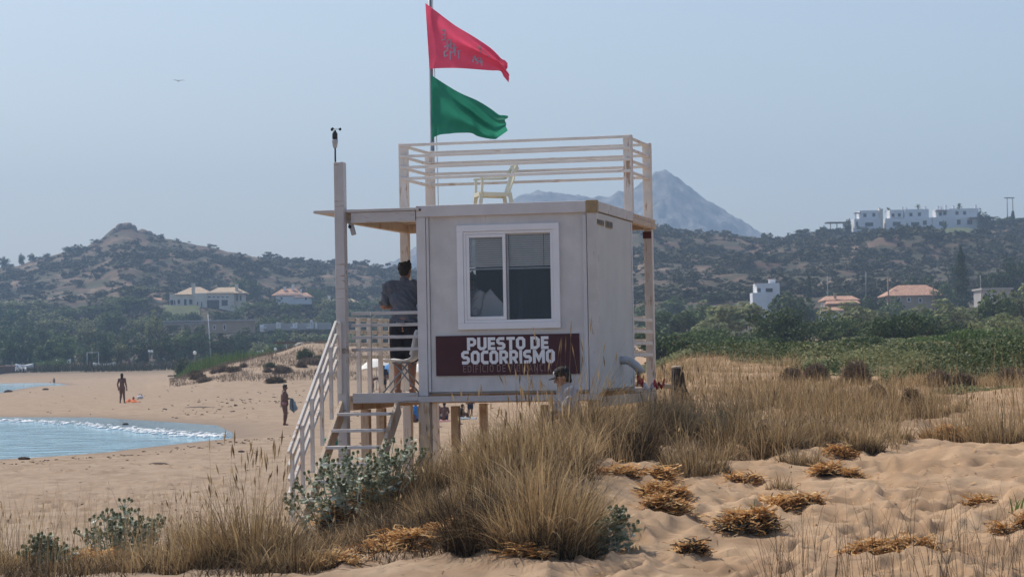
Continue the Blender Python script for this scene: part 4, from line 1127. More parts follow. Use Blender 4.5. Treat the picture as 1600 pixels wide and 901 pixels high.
# crag on the left summit
def rockmesh(seed, sub=2):
    r = np.random.default_rng(seed); bm = bmesh.new(); bmesh.ops.create_icosphere(bm, subdivisions=sub, radius=1)
    for v in bm.verts:
        q = v.co.copy(); d = 1 + .35 * float(fbm(q.x * 1.6 + seed, q.y * 1.6 + q.z * 2.1, seed, 3)) ; v.co = q * d
    me = bpy.data.meshes.new('rock'); bm.to_mesh(me); bm.free(); me.materials.append(MT['rock']); return me
RK = [rockmesh(i) for i in range(4)]
for px, py, wv, hv in ((190, 358, 16, 12), (199, 356, 18, 11), (208, 359, 12, 9), (180, 364, 12, 9), (222, 364, 16, 7), (231, 366, 14, 6)):
    p = at(px, py, 1190); o = link('summit_rock', RK[rng.integers(0, 4)], None); o.location = p; o.scale = (wv * .18, wv * .18, hv * .26); o.rotation_euler = (0, 0, rng.uniform(0, 6))
    tag(o, 'rugged brown crag boulder on the summit of the left hill', 'rock', 'crag boulders on the left summit')

# ------------------------------------------------------------------ houses
def house(name, pxc, pyb, D, label, cat='house'):
    b = at(pxc, pyb, D); g = min(gz(b.x, D), b.z)
    e = empty(name, (b.x, D, g), 0, label=label, cat=cat)
    def P(px, py): v = at(px, py, D); return v.x - b.x, v.z - g
    def wall(px0, py0, px1, py1, mat, dep=8, y=0, nm='wall', bottom=True):
        x0, z1 = P(px0, (py0 + py1) / 2)[0], P((px0 + px1) / 2, py0)[1]; x1 = P(px1, (py0 + py1) / 2)[0]; z0 = P((px0 + px1) / 2, py1)[1]
        if bottom: z0 = min(z0, 0) - .6 if z0 < 2.5 else z0
        return MB().box(x0, x1, y, y + dep, z0, z1).build(nm, MT[mat], e), (x0, x1, z0, z1)
    def win(px, py, wp_, hp, y=0, nm='window', fmat='white'):
        x, z = P(px, py); wv = wp_ * D / F / 2; hv = hp * D / F / 2
        m_ = MB(); t = .12; ring(m_, x - wv - t, x + wv + t, z - hv - t, z + hv + t, t, y - .10, y + .02); f = m_.build(nm, MT[fmat], e)
        MB().box(x - wv, x + wv, y - .03, y - .004, z - hv, z + hv).build('pane', MT['glass'], f); return f
    def hip(px0, px1, pe, pr, mat, dep, y=0, ins=.5, over=.5, nm='roof'):
        x0 = P(px0, pe)[0] - 0; x1 = P(px1, pe)[0]; z0 = P((px0 + px1) / 2, pe)[1]; z1 = P((px0 + px1) / 2, pr)[1]
        ym = y + dep / 2; q = (x1 - x0) / 2 * ins
        vs = [(x0, y - over, z0), (x1, y - over, z0), (x1, y + dep + over, z0), (x0, y + dep + over, z0), (x0 + q, ym, z1), (x1 - q, ym, z1)]
        vs += [(v[0], v[1], z0 - .18) for v in vs[:4]]
        return MB().add(vs, [(0, 1, 5, 4), (1, 2, 5), (2, 3, 4, 5), (3, 0, 4), (6, 7, 1, 0), (7, 8, 2, 1), (8, 9, 3, 2), (9, 6, 0, 3), (9, 8, 7, 6)]).build(nm, MT[mat], e)
    def chim(px, py0, py1, wp_=4, mat='white', y=3):
        x, z1 = P(px, py0); z0 = P(px, py1)[1]; wv = wp_ * D / F / 2
        m_ = MB().box(x - wv, x + wv, y, y + wv * 2, z0, z1); m_.box(x - wv * 1.25, x + wv * 1.25, y - wv * .25, y + wv * 2.25, z1, z1 + .15); return m_.build('chimney', MT[mat], e)
    return e, P, wall, win, hip, chim

# cream villa on the left
e, P, wall, win, hip, chim = house('villa', 320, 482, 770, 'cream stone villa with hipped tile roofs on the slope of the left hill', 'villa')
wall(265, 459, 326, 487, 'cream', 12); wall(304, 458, 324, 488, 'cream', 4, -1.2); wall(324, 456.5, 366, 487, 'cream', 10, -.6); wall(366, 458, 378, 480, 'cream', 10, 1.0)
hip(272, 332, 459.5, 447.5, 'roofpale', 12, 0, .75); hip(321, 384, 458, 448, 'roofpale', 11, -.5, .55)
chim(302.5, 443, 462, 5, 'cream', -1); chim(369, 444, 460, 4.5, 'cream', 1)
for px, py, a, b_ in ((268.5, 472.5, 5, 8), (273, 472.5, 2, 7), (279.5, 471, 4, 7), (289.5, 472, 4, 10), (298, 471.5, 5, 8)): win(px, py, a, b_, 0)
for px in (309.5, 316): win(px, 477, 2, 11, -1.2)
win(333.5, 475, 19, 13, -.6); win(351.5, 473, 10, 9, -.6)
for k in range(5): win(327.5 + k * 7, 464, 4, 2, -.6)
for px in (370, 375.5): win(px, 465, 3, 9, 1.0)
# lawn in front of it
p0, p1_ = on_z, None
a = at(256, 486, 815); 
def patch(name, corners, mat, label=None, up=.12):
    """a strip that follows the terrain; corners given as (px, D)"""
    (pa, Da), (pb, Db) = corners; n = 24; m_ = 8; vs = []
    for j in range(m_ + 1):
        D = Da + (Db - Da) * j / m_
        for i in range(n + 1):
            px = pa + (pb - pa) * i / n; x = (px - 800) / F * D; vs.append((x, D))
    X = np.array([v[0] for v in vs]); Y = np.array([v[1] for v in vs]); Z = height(X, Y) + up
    i = np.arange(m_)[:, None] * (n + 1) + np.arange(n)[None]
    me = npmesh(name, np.stack([X, Y, Z], 1), np.stack([i, i + 1, i + n + 2, i + n + 1], -1).reshape(-1, 4), True)
    return tag(link(name, me, MT[mat]), kind='structure')
patch('lawn', ((254, 735), (312, 766)), 'lawn', up=.5)
e, P, wall, win, hip, chim = house('roof_house', 236, 474, 840, 'low house with a plain red tiled roof left of the cream villa', 'house')
wall(219, 470, 252, 476, 'white', 7); hip(217, 254, 472, 465, 'roof', 7, 0, .2)
e, P, wall, win, hip, chim = house('cottage', 455, 470, 772, 'white cottage with two red gable roofs right of the cream villa', 'house')
wall(431, 459, 470, 475, 'white', 9); wall(462, 462, 484, 475, 'white', 9, -1)
hip(424, 474, 461, 450.5, 'roof', 9, 0, .55); hip(460, 488, 464, 456.5, 'roof', 8, -1, .7)
chim(443, 448, 460); chim(456, 444.5, 460); chim(468.5, 452, 460, 3); win(478.5, 466.5, 3, 4, -1); win(440, 466, 3, 4)
e, P, wall, win, hip, chim = house('tile_house', 528, 476, 800, 'house with a shallow tiled roof half hidden behind the tall post', 'house')
wall(512, 472, 560, 480, 'cream', 8); hip(508, 562, 473, 466.5, 'roofpale', 8, 0, .5); chim(513, 462, 472)
# long low building with a pergola
e, P, wall, win, hip, chim = house('low_building', 325, 520, 610, 'long low tan building with a flat roof below the cream villa', 'building')
wall(318, 501.5, 393, 520, 'tan', 9); wall(252, 504, 318, 507, 'greywall', 8, 0, 'roof_slab', False)
wall(250, 500, 400, 502, 'greywall', 9.5, -.6, 'roof_slab', False)
for px in (258, 285, 300): wall(px - 2.5, 507, px + 2.5, 520, 'tan', .8, .2, 'pillar')
win(351, 511, 3, 7); win(335, 511, 3, 5)
# white terrace wall with posts
e, P, wall, win, hip, chim = house('terrace_wall', 460, 515, 590, 'white stepped terrace wall with stubby chimneys among the trees', 'wall')
wall(406, 507, 412, 518, 'white', 3, 0, 'pillar'); wall(410, 504.5, 516, 515, 'greywall', 3, .4)
for px, top in ((433, 503), (437, 504), (459, 505), (463, 503), (486, 499.5), (488, 503), (494, 504)): wall(px - 1.6, top, px + 1.6, 513, 'white', 1.2, 0, 'chimney', False)
for px in (411, 459, 484): wall(px - 5, 510.5, px + 5, 513, 'white', 1.2, -.4, 'ledge', False)
# kiosk canopy and beam behind the dune
e, P, wall, win, hip, chim = house('canopy_tent', 477, 552, 262, 'cream canvas canopy tent peeping over the dune crest', 'canopy')
x0, z0 = P(459.5, 540.5); x1, _ = P(497, 540.5); z1 = P(478, 534.5)[1]; 
MB().add([(x0, -1.2, z0), (x1, -1.2, z0), (x1, 1.6, z0), (x0, 1.6, z0), (x0 + .45, -.6, z1), (x1 - .45, -.6, z1), (x1 - .45, 1, z1), (x0 + .45, 1, z1)], [(0, 1, 5, 4), (1, 2, 6, 5), (2, 3, 7, 6), (3, 0, 4, 7), (4, 5, 6, 7)]).build('roof', MT['awning'], e)
for x in (x0 + .05, x1 - .05):
    for y in (-1.15, 1.55): MB().bar((x, y, -.5), (x, y, z0), .07, .07).build('post', MT['awning'], e)
MB().box(x0, x1, -1.21, -1.19, z0 - .10, z0 - .003).build('valance', MT['awning'], e)
e, P, wall, win, hip, chim = house('pergola', 448, 556, 275, 'brown timber pergola beam on one white post beside the canopy tent', 'pergola')
wall(427, 533.5, 470, 537, 'timber', 2.4, 0, 'beam', False); wall(446.5, 537, 448.2, 562, 'white', .12, .2, 'post')
e, P, wall, win, hip, chim = house('kiosk', 415, 560, 300, 'small white beach kiosk between two globe lamps behind the reeds', 'kiosk')
wall(398, 547.5, 412, 551, 'white', 2.2, 0, 'counter', False); 
for px in (399.5, 411, 420, 429): wall(px - 1.2, 548, px + 1.2, 566, 'white', .2, 0, 'post')
wall(412, 547, 430, 549.3, 'timber', 2, 0, 'beam', False); wall(400, 555, 411, 563, 'greywall', 2, .3, 'wall')
# the two houses and the cube house on the right
e, P, wall, win, hip, chim = house('cube_house', 1197, 476, 530, 'white two storey cube house among the trees right of the hut', 'house')
wall(1183, 442, 1219, 480, 'white', 8, .8); wall(1176, 457, 1200, 480, 'white', 6, 0); win(1202.5, 453, 11, 6, .8)
for px in (1185, 1188): win(px, 453, 2, 6, .8)
wall(1204, 436, 1214, 442.5, 'white', 1.2, 3, 'water_heater', False); wall(1180, 440, 1190, 442, 'timber', 3, 1.2, 'pergola', False)
e, P, wall, win, hip, chim = house('red_roof_house', 1316, 492, 480, 'house with three stepped orange tiled roofs right of the round tree', 'house')
wall(1292, 469, 1342, 480, 'cream', 8, 2); hip(1288, 1346, 468, 461, 'roof', 8, 2, .3); wall(1292, 476, 1342, 484, 'tan', 3, -.5); hip(1290, 1343, 474, 469.5, 'roof', 4, -1, .1)
wall(1279, 486, 1318, 500, 'white', 5, -4); hip(1284, 1316, 485, 479, 'roof', 5, -4, .2); chim(1307, 458, 466, 4, 'tan', 2); win(1289, 492, 4, 5, -4)
e, P, wall, win, hip, chim = house('tiled_house', 1437, 486, 520, 'big house with a broad pinkish tiled hip roof left of the tall cypress', 'house')
wall(1388, 460, 1462, 492, 'tan', 10); hip(1383, 1480, 461, 444, 'roof', 11, 0, .55); wall(1462, 465, 1490, 490, 'cream', 8, 1); hip(1470, 1500, 464, 458, 'roof', 8, 1, .3)
win(1405, 469, 4, 8); win(1438, 469, 4, 6); chim(1392, 432, 460, 2.4, 'tan', 4); win(1420, 468, 4, 5)
e, P, wall, win, hip, chim = house('grey_house', 1560, 486, 400, 'grey flat roofed house behind the trees at far right', 'house')
wall(1536, 452, 1580, 500, 'greywall', 8); wall(1533, 449.5, 1583, 452.5, 'greywall', 8.6, -.3, 'roof_slab', False); win(1540, 470, 3, 10); win(1549, 470, 3, 10)
e, P, wall, win, hip, chim = house('polytunnel_shed', 1320, 458, 640, 'long white shed roof behind the orange tiled roofs', 'shed')
x0, z0 = P(1295, 453); x1, z1 = P(1343, 448)
MB().bar((x0, 0, z0), (x1, 0, z1), 5, .25).build('roof', MT['white'], e); wall(1325, 449, 1345, 456, 'white', 3, 1); wall(1300, 453, 1342, 460, 'greywall', 4, .4)
# three white villas on the right ridge
def ridge_villa(label, pxc, ups, lows, wins, opens, chims, extra=()):
    e, P, wall, win, hip, chim = house('white_villa', pxc, 355, 985, label, 'villa')
    for a in lows: wall(*a, 'white', 9, 0)
    for a in ups: wall(*a, 'white', 8, 1.2)
    for px, py in wins: win(px, py, 4.2, 5, 1.2, fmat='greywall')
    for px, py, a, b_ in opens: win(px, py, a, b_, 0, 'door_opening')
    for px, py in chims: chim(px, py, py + 8, 3, 'white', 3)
    for a in extra: wall(*a)
    return e
ridge_villa('leftmost of the three white villas on the right ridge, with a tall cream chimney wall', 1358, [(1344, 328.5, 1374, 341)], [(1335, 341.5, 1376, 356)], [(1352, 336), (1366, 335.5)], [(1358, 350.5, 13, 6), (1339, 350, 3, 8)], [(1376, 324)],
            [(1374.5, 326, 1380, 356, 'cream', 4, .3), (1336, 332, 1345, 333.2, 'timber', 4, .2, 'pergola', False), (1336.4, 333.3, 1337.2, 342, 'timber', .2, .3, 'post', False)])
ridge_villa('middle of the three white villas on the right ridge, widest of them', 1420, [(1391, 327.5, 1412, 340), (1414, 326.5, 1452, 341)], [(1385, 340.5, 1456, 355)], [(1396, 336), (1406, 335.5), (1424, 335), (1437.5, 334.5)], [(1401, 350, 12, 7), (1430, 350, 13, 6), (1445, 348, 6, 7)], [(1412, 323), (1418, 324), (1448, 322.5)])
ridge_villa('rightmost of the three white villas on the right ridge, with a terrace canopy', 1502, [(1463, 327, 1484, 340), (1484, 325.5, 1530, 341)], [(1457, 338.5, 1545, 354)], [(1470, 334), (1477, 333), (1496, 332.5), (1508, 332.5)], [(1498, 347, 6, 8), (1470, 349, 6, 6), (1515, 347, 8, 7)], [(1468, 322), (1473, 322.5), (1480, 320.5), (1492, 321), (1527, 320)],
            [(1512, 340, 1552, 341.4, 'timber', 5, -4, 'pergola', False), (1514, 341.5, 1514.8, 352, 'timber', .2, -3.8, 'post', False), (1550, 341.5, 1550.8, 352, 'timber', .2, -3.8, 'post', False), (1462, 328.8, 1480, 329.8, 'timber', 3, -.5, 'shade_beam', False)])
e, P, wall, win, hip, chim = house('garden_pergola', 1312, 356, 985, 'dark flat pergola left of the three white villas', 'pergola')
wall(1291, 346.5, 1330, 348.2, 'timber', 6, 0, 'roof', False)
for px in (1298, 1308, 1318, 1328): wall(px - .6, 348.3, px + .6, 357, 'timber', .3, .5, 'post')
patch('ridge_lawn', ((1384, 955), (1534, 980)), 'lawn', up=.9)
for q, wv, tp in ((1329, 14, 336), (1377, 12, 352), (1479, 9, 341), (1545, 24, 331), (1535, 12, 325), (1562, 30, 338), (1590, 60, 336), (1420, 10, 345), (1290, 14, 352), (1555, 34, 345)):
    tree(q, 975, wv, tp, 'dark', 'dark garden tree beside the white villas on the ridge', 'garden trees on the right ridge')
# palms
def palm(px, top, D):
    p = at(px, 355, D); z0 = gz(p.x, D); h = at(px, top + 6, D).z - z0
    t = empty('palm_tree', (p.x, D, z0), 0, label='palm with a round tuft of fronds among the white villas on the ridge', cat='palm tree', group='palms on the right ridge')
    MB().tube([(0, 0, -.5), (.1, 0, h * .5), (0, 0, h)], [.3, .22, .2], 8).build('trunk', MT['bark'], t)
    m_ = MB(); r = random.Random(px)
    for k in range(26):
        a = r.uniform(0, 6.28); el = r.uniform(-.5, 1.3); L = r.uniform(1.6, 2.3); d = Vector((math.cos(a) * math.cos(el), math.sin(a) * math.cos(el), math.sin(el))); s = Vector((-math.sin(a), math.cos(a), 0)) * .22
        o = Vector((0, 0, h)); q = [o, o + d * L * .6, o + d * L - Vector((0, 0, .5))]
        m_.add([q[0] - s * .4, q[0] + s * .4, q[1] - s, q[1] + s, q[2] - s * .3, q[2] + s * .3], [(0, 1, 3, 2), (2, 3, 5, 4)])
    m_.build('fronds', MT['lf_mid'], t)
for px, top in ((1388.5, 323), (1435, 318), (1500, 317)): palm(px, top, 1000)
# cypresses
def cypress(px, base, top, wpx, D, label):
    p = at(px, base, D); z0 = gz(p.x, D); h = at(px, top, D).z - z0; wd = wpx * D / F
    r = np.random.default_rng(int(px)); n = 2600
    zz_ = r.random(n); prof = np.interp(zz_, [0, .12, .35, .7, .9, 1], [.5, .95, 1, .72, .4, .08]) * (1 + .25 * np.sin(zz_ * 37 + r.random() * 6))
    a = r.uniform(0, 6.28, n); rr = wd / 2 * prof * r.uniform(.5, 1.0, n) ** .5
    pos = np.stack([np.cos(a) * rr, np.sin(a) * rr, zz_ * h], 1)
    nr = np.stack([np.cos(a), np.sin(a), r.normal(size=n) * .5], 1) + r.normal(size=(n, 3)) * .5; nr /= np.linalg.norm(nr, axis=1)[:, None]
    u = np.cross(nr, np.array([[0, 0, 1.]]) + r.normal(size=(n, 3)) * .3); u /= np.linalg.norm(u, axis=1)[:, None]; v = np.cross(nr, u); s = (.30 * r.uniform(.6, 1.2, n) * D / 480)[:, None]
    V = np.stack([pos - u * s * .5, pos - v * s, pos + u * s * .5, pos + v * s], 1).reshape(-1, 3)
    t = empty('cypress_tree', (p.x, D, z0), 0, label=label, cat='tree')
    me = npmesh('crown', V, np.arange(4 * n).reshape(-1, 4)); me.materials.append(MT['lf_dark']); link('crown', me, None, t)
    MB().tube([(0, 0, -.4), (0, 0, h * .6)], [.25, .1], 7).build('trunk', MT['bark'], t)
cypress(1503, 474, 386, 25, 480, 'very tall dark cypress beside the pink tiled roof')
cypress(1265, 470, 432, 6, 560, 'slim dark cypress just right of the big round tree')
cypress(1583, 352, 331, 5, 985, 'small dark cypress beside the twin pole pylon on the ridge')
# poles and street lamps
def pole_thing(name, px, pyb, pyt, D, label, cat, r0=.13, arm=None, mat='poleg', lean=0, globe=0):
    b = at(px, pyb, D); g = min(gz(b.x, D), b.z); t = empty(name, (b.x, D, g), 0, label=label, cat=cat); top = at(px + lean, pyt, D)
    q = Vector((top.x - b.x, 0, top.z - g)); MB().tube([(0, 0, -.3), q], [r0, r0 * .75], 8).build('pole', MT[mat], t)
    if arm: MB().tube([q, q + Vector((arm[0] * D / F, 0, -arm[1] * D / F))], [r0 * .6, r0 * .5], 6).build('arm', MT['poleg'], t)
    if arm: MB().box(q.x + arm[0] * D / F - .5, q.x + arm[0] * D / F + .3, -.15, .15, q.z - arm[1] * D / F - .1, q.z - arm[1] * D / F + .06).build('lamp_head', MT['greyplastic'], t)
    if globe: MB().ell(q, (globe, globe, globe), 14, 10).build('globe', MT['globe'], t)
    return t
pole_thing('flag_mast', 330, 555, 491, 470, 'tall thin leaning white mast standing before the low tan building', 'mast', .10, mat='white', lean=-5)
for px, pyt, D in ((233.5, 549, 430), (237.5, 549, 431)): pole_thing('globe_lamp', px, 566, pyt, D, 'twin white globe lamp left of the reed bed', 'lamp', .05, globe=.24).__setitem__('group', 'twin globe lamps')
pole_thing('globe_lamp', 304.5, 566, 551, 330, 'single white globe lamp above the reed bed', 'lamp', .05, globe=.25)
pole_thing('globe_lamp', 411, 566, 549, 298, 'white globe lamp in front of the kiosk counter', 'lamp', .04, globe=.16)
pole_thing('globe_lamp', 430.5, 566, 545.5, 298, 'white globe lamp at the right end of the kiosk', 'lamp', .04, globe=.18)
pole_thing('street_lamp', 1208, 490, 463, 430, 'street lamp with a long arm in front of the round tree', 'street lamp', .09, (20, -3))
pole_thing('street_lamp', 1446, 475, 446, 540, 'street lamp rising behind the pink tiled roof', 'street lamp', .09, (24, -9))
pole_thing('street_lamp', 1532, 470, 430, 470, 'street lamp with a long pale arm right of the tall cypress', 'street lamp', .09, (22, -6))
pole_thing('utility_pole', 1293, 465, 431, 520, 'grey utility pole left of the white shed roof', 'utility pole')
pole_thing('utility_pole', 1353, 470, 424, 560, 'grey utility pole behind the right end of the white shed', 'utility pole')
pole_thing('utility_pole', 1388, 475, 430, 470, 'dark utility pole in front of the left end of the pink roof', 'utility pole', .11, mat='timber')
pole_thing('utility_pole', 1458, 478, 444, 460, 'dark utility pole in front of the middle of the pink roof', 'utility pole', .13, mat='timber')
pole_thing('utility_pole', 1534, 487, 452, 380, 'dark utility pole at the left corner of the grey house', 'utility pole', .13, mat='timber')
pole_thing('utility_pole', 1285, 500, 473, 420, 'grey utility pole beside the lowest orange roof', 'utility pole', .10)
e, P, wall, win, hip, chim = house('power_pylon', 1577, 352, 985, 'twin pole power pylon with a crossbar on the right ridge', 'pylon')
for px in (1573.5, 1582): x, z = P(px, 309); MB().tube([(x, 0, -.5), (x, 0, z)], [.22, .18], 7).build('pole', MT['poleg'], e)
x0, z = P(1569, 309.5); x1, _ = P(1585, 309.5); MB().box(x0, x1, -.15, .15, z - .15, z + .25).build('crossbar', MT['poleg'], e)
# goal posts, boats, shed at the left end of the bay
e, P, wall, win, hip, chim = house('goal_frame', 145, 556, 440, 'thin grey goal frame on the flat behind the left beach', 'goal')
x0, z = P(136, 550.5); x1, _ = P(154, 550.5)
for x in (x0, x1): MB().tube([(x, 0, -.2), (x, 0, z)], .06, 6).build('post', MT['greyplastic'], e)
MB().tube([(x0, 0, z), (x1, 0, z)], .06, 6).build('crossbar', MT['greyplastic'], e)
e, P, wall, win, hip, chim = house('shed', 5, 583, 400, 'dark brown shed with a flat reddish roof at the left edge', 'shed')
wall(-20, 572.5, 16, 581, 'timber', 4); wall(-22, 570.8, 17, 572.4, 'roof', 4.4, -.2, 'roof', False)
def boat(px, py, D, L, label, rz, tilt=0):
    p = at(px, py, D); t = empty('rowing_boat', (p.x, D, p.z), rz, label=label, cat='boat')
    n = 10; vs = []; fs = []
    for i in range(n + 1):
        u = i / n; wv = .75 * math.sin(math.pi * (.12 + .80 * u)) ** .7; x = (u - .5) * L; sh = .55 + .28 * (u - .5) ** 2 * 4
        for k in range(7): a = math.pi * k / 6; vs.append((x, -wv * math.cos(a), sh - sh * math.sin(a) * .95))
    for i in range(n):
        for k in range(6): fs.append((i * 7 + k, (i + 1) * 7 + k, (i + 1) * 7 + k + 1, i * 7 + k + 1))
    o = MB().add(vs, fs, True).build('hull', MT['boat'], t); md = o.modifiers.new('planking', 'SOLIDIFY'); md.thickness = .05
    for u in (-.15, .18): MB().box(u * L - .12, u * L + .12, -.62, .62, .46, .5).build('thwart', MT['timber'], t)
    t.rotation_euler = (tilt, 0, rz); return t
boat(163, 573, 440, 3.9, 'white rowing boat lying on the sand behind the swimmers', .05)
boat(23, 578, 420, 3.2, 'white rowing boat beside the dark shed, tilted on its side', .5, .5)
boat(31, 581, 415, 2.6, 'small white dinghy in front of the tilted boat', -.4, .3)
boat(38, 575, 425, 3.0, 'white boat right of the tilted boat by the shed', .1, .1)
boat(99, 568, 445, 2.6, 'white boat below the bright green bush', .1)
# ------------------------------------------------------------------ people
def blob(name, prims, voxel, mat, parent, smooth=6):
    """one continuous skin grown over tapered limbs and rounded masses"""
    mb = MB()
    for p in prims:
        if p[0] == 'c': mb.cap(*p[1:])
        else: mb.ell(*p[1:])
    tmp = bpy.data.objects.new('tmp', mb.mesh('tmp')); COL.objects.link(tmp)
    r = tmp.modifiers.new('r', 'REMESH'); r.mode = 'VOXEL'; r.voxel_size = voxel; r.use_smooth_shade = True
    s = tmp.modifiers.new('s', 'SMOOTH'); s.iterations = smooth; s.factor = .5
    dg = bpy.context.evaluated_depsgraph_get(); dg.update()
    me = bpy.data.meshes.new_from_object(tmp.evaluated_get(dg)); old = tmp.data
    bpy.data.objects.remove(tmp); bpy.data.meshes.remove(old); me.name = name
    me.materials.clear()
    return link(name, me, MT[mat] if isinstance(mat, str) else mat, parent)

BASE = dict(pel=(0, 0, .525), wai=(0, 0, .61), che=(0, .005, .72), shl=(-.105, 0, .805), shr=(.105, 0, .805), nek=(0, .0, .845), hed=(0, .018, .925),
            ell=(-.145, -.01, .63), elr=(.145, -.01, .63), wrl=(-.155, .03, .49), wrr=(.155, .03, .49),
            hil=(-.05, 0, .50), hir=(.05, 0, .50), knl=(-.055, .015, .285), knr=(.055, .015, .285), anl=(-.055, -.01, .045), anr=(.055, -.01, .045))
def person(label, loc, rz, h, pose=None, skin='skin', top=None, bottom='shorts', hair='hair', hairlen=0, sleeves=True, short=.25, voxel=.011, group=None, hat=None, fat=1.0, nsm=3, female=False, base=True, shoes=None, grip=.5):
    J = dict(BASE); J.update(pose or {})
    J = {k: Vector(v) * h for k, v in J.items()}
    e = empty('person', loc, rz, label=label, cat='person', group=group)
    P = []
    def c(a, b, r0, r1): P.append(('c', J[a] if isinstance(a, str) else a, J[b] if isinstance(b, str) else b, r0 * h * fat, r1 * h * fat))
    ax = (J['shr'] - J['shl']).normalized(); up = (J['nek'] - J['pel']).normalized(); fw = up.cross(ax).normalized()
    rot = Matrix((ax, fw, up)).transposed()
    hw = (.095 if not female else .098) * fat
    P.append(('e', J['pel'], (hw * h, .066 * h, .075 * h), 14, 10, rot)); P.append(('e', J['wai'], ((.080 if not female else .068) * h, .055 * h, .09 * h), 14, 10, rot))
    P.append(('e', J['che'], ((.098 if not female else .085) * h, .066 * h, .105 * h), 14, 10, rot)); P.append(('c', J['shl'], J['shr'], .040 * h, .040 * h))
    c('che', 'nek', .06, .036); c('pel', 'wai', .075, .068); c('wai', 'che', .066, .07)
    hd = J['hed'] - J['nek']; hf = Vector(pose['look']).normalized() if pose and 'look' in pose else fw
    hx = hf.cross(Vector((0, 0, 1))).normalized(); hu = hx.cross(hf).normalized(); hr = Matrix((hx, hf, hu)).transposed()
    c('nek', J['nek'] + hd * .6, .034, .033)
    H = J['hed']
    def hp(x, y, z): return H + hx * x * h + hf * y * h + hu * z * h
    P.append(('e', hp(0, -.004, .016), (.043 * h, .054 * h, .052 * h), 14, 10, hr)); P.append(('e', hp(0, .012, -.022), (.034 * h, .040 * h, .040 * h), 12, 8, hr))
    P.append(('c', hp(0, .05, .005), hp(0, .062, -.012), .007 * h, .010 * h)); P.append(('c', hp(-.012, .046, -.034), hp(.012, .046, -.034), .006 * h, .006 * h))
    P.append(('c', hp(-.02, .044, .014), hp(.02, .044, .014), .008 * h, .008 * h))
    for s in (-1, 1): P.append(('e', hp(s * .044, -.004, 0), (.007 * h, .014 * h, .020 * h), 8, 6, hr))
    for s in 'lr':
        c('sh' + s, 'el' + s, .031, .024); m = J['el' + s].lerp(J['wr' + s], .3); c('el' + s, m, .024, .025); c(m, 'wr' + s, .025, .016)
        c('hi' + s, 'kn' + s, .056, .035); m = J['kn' + s].lerp(J['an' + s], .32); c('kn' + s, m, .034, .035); c(m, 'an' + s, .035, .020)
        ank = J['an' + s]; kn = J['kn' + s]; sh = (ank - kn).normalized()
        ft = (Vector((0, 1, 0)) if abs(sh.z) > .6 else Vector((0, .3, -1))).normalized()
        if pose and 'foot' in pose: ft = Vector(pose['foot']).normalized()
        ln = (.075 * h) * ft; toe = ank + ln; 
        if abs(sh.z) > .6: toe.z = ank.z - .026 * h
        P.append(('c', ank + Vector((0, 0, -.018 * h)) - ft * .02 * h, toe, .024 * h, .017 * h))
        # hand: palm and five fingers
        w_ = J['wr' + s]; d = (w_ - J['el' + s]).normalized(); sd_ = d.cross(Vector((0, 0, 1)) if abs(d.z) < .9 else Vector((0, 1, 0))).normalized(); nrm = sd_.cross(d)
        pc = w_ + d * .028 * h; P.append(('e', pc, (.020 * h, .030 * h, .011 * h), 10, 8, Matrix((sd_, d, nrm)).transposed()))
        for k, (o, L) in enumerate(((-.016, .036), (-.006, .042), (.005, .040), (.015, .031))):
            b0 = w_ + d * .050 * h + sd_ * o * h; b1 = b0 + (d * (1 - .4 * grip) - nrm * .5 * grip).normalized() * L * .55 * h; b2 = b1 + (d * (1 - 1.2 * grip) - nrm * 1.0 * grip).normalized() * L * .5 * h
            P.append(('c', b0 - d * .01 * h, b1, .0058 * h, .0052 * h, 8)); P.append(('c', b1, b2, .0052 * h, .0044 * h, 8))
        tb = w_ + d * .018 * h + sd_ * .018 * h * (1 if s == 'l' else -1); t1 = tb + (sd_ * (1 if s == 'l' else -1) * .7 + d).normalized() * .024 * h - nrm * .006 * h; t2 = t1 + d * .018 * h - nrm * .006 * h
        P.append(('c', tb, t1, .008 * h, .0065 * h, 8)); P.append(('c', t1, t2, .0065 * h, .005 * h, 8))
    if female:
        for s in (-1, 1): P.append(('e', J['che'] + fw * .055 * h + ax * s * .04 * h - up * .01 * h, (.036 * h, .032 * h, .036 * h), 10, 8))
    body = blob('body', P, voxel, skin, e, nsm)
    eye = MB()
    for s in (-1, 1): MB().ell(hp(s * .019, .0455, .004), (.0065 * h, .005 * h, .005 * h), 8, 6, hr).build('eye', MT['eyew'], body)
    ds = voxel * .35
    if top:
        q = .011 * h
        S_ = [('e', J['wai'], (.084 * h + q, .060 * h + q, .10 * h), 14, 10, rot), ('e', J['che'], (.098 * h + q, .066 * h + q, .105 * h + q), 14, 10, rot), ('c', J['shl'], J['shr'], .040 * h + q, .040 * h + q), ('e', J['pel'] + up * .02 * h, (hw * h + q, .066 * h + q, .05 * h), 14, 10, rot),
              ('c', J['che'], J['nek'] - up * .012 * h, .07 * h, .045 * h), ('c', J['pel'] + up * .02 * h, J['che'], .075 * h, .082 * h)]
        for s in 'lr':
            if sleeves: S_.append(('c', J['sh' + s], J['sh' + s].lerp(J['el' + s], .72), .042 * h, .040 * h))
        o_ = blob('shirt', S_, voxel, top, e, 4)
        me = o_.data; n_ = len(me.vertices); co = np.empty(n_ * 3, np.float32); no = np.empty(n_ * 3, np.float32); me.vertices.foreach_get('co', co); me.vertices.foreach_get('normal', no); co = co.reshape(-1, 3); no = no.reshape(-1, 3)
        w_ = np.abs(fbm(co[:, 0] * 9 + co[:, 2] * 5, co[:, 2] * 7 + co[:, 1] * 6, 7, 3)); me.vertices.foreach_set('co', (co + no * ((w_ - .12) * .07 * h / 1.8)[:, None]).astype(np.float32).ravel()); me.update()
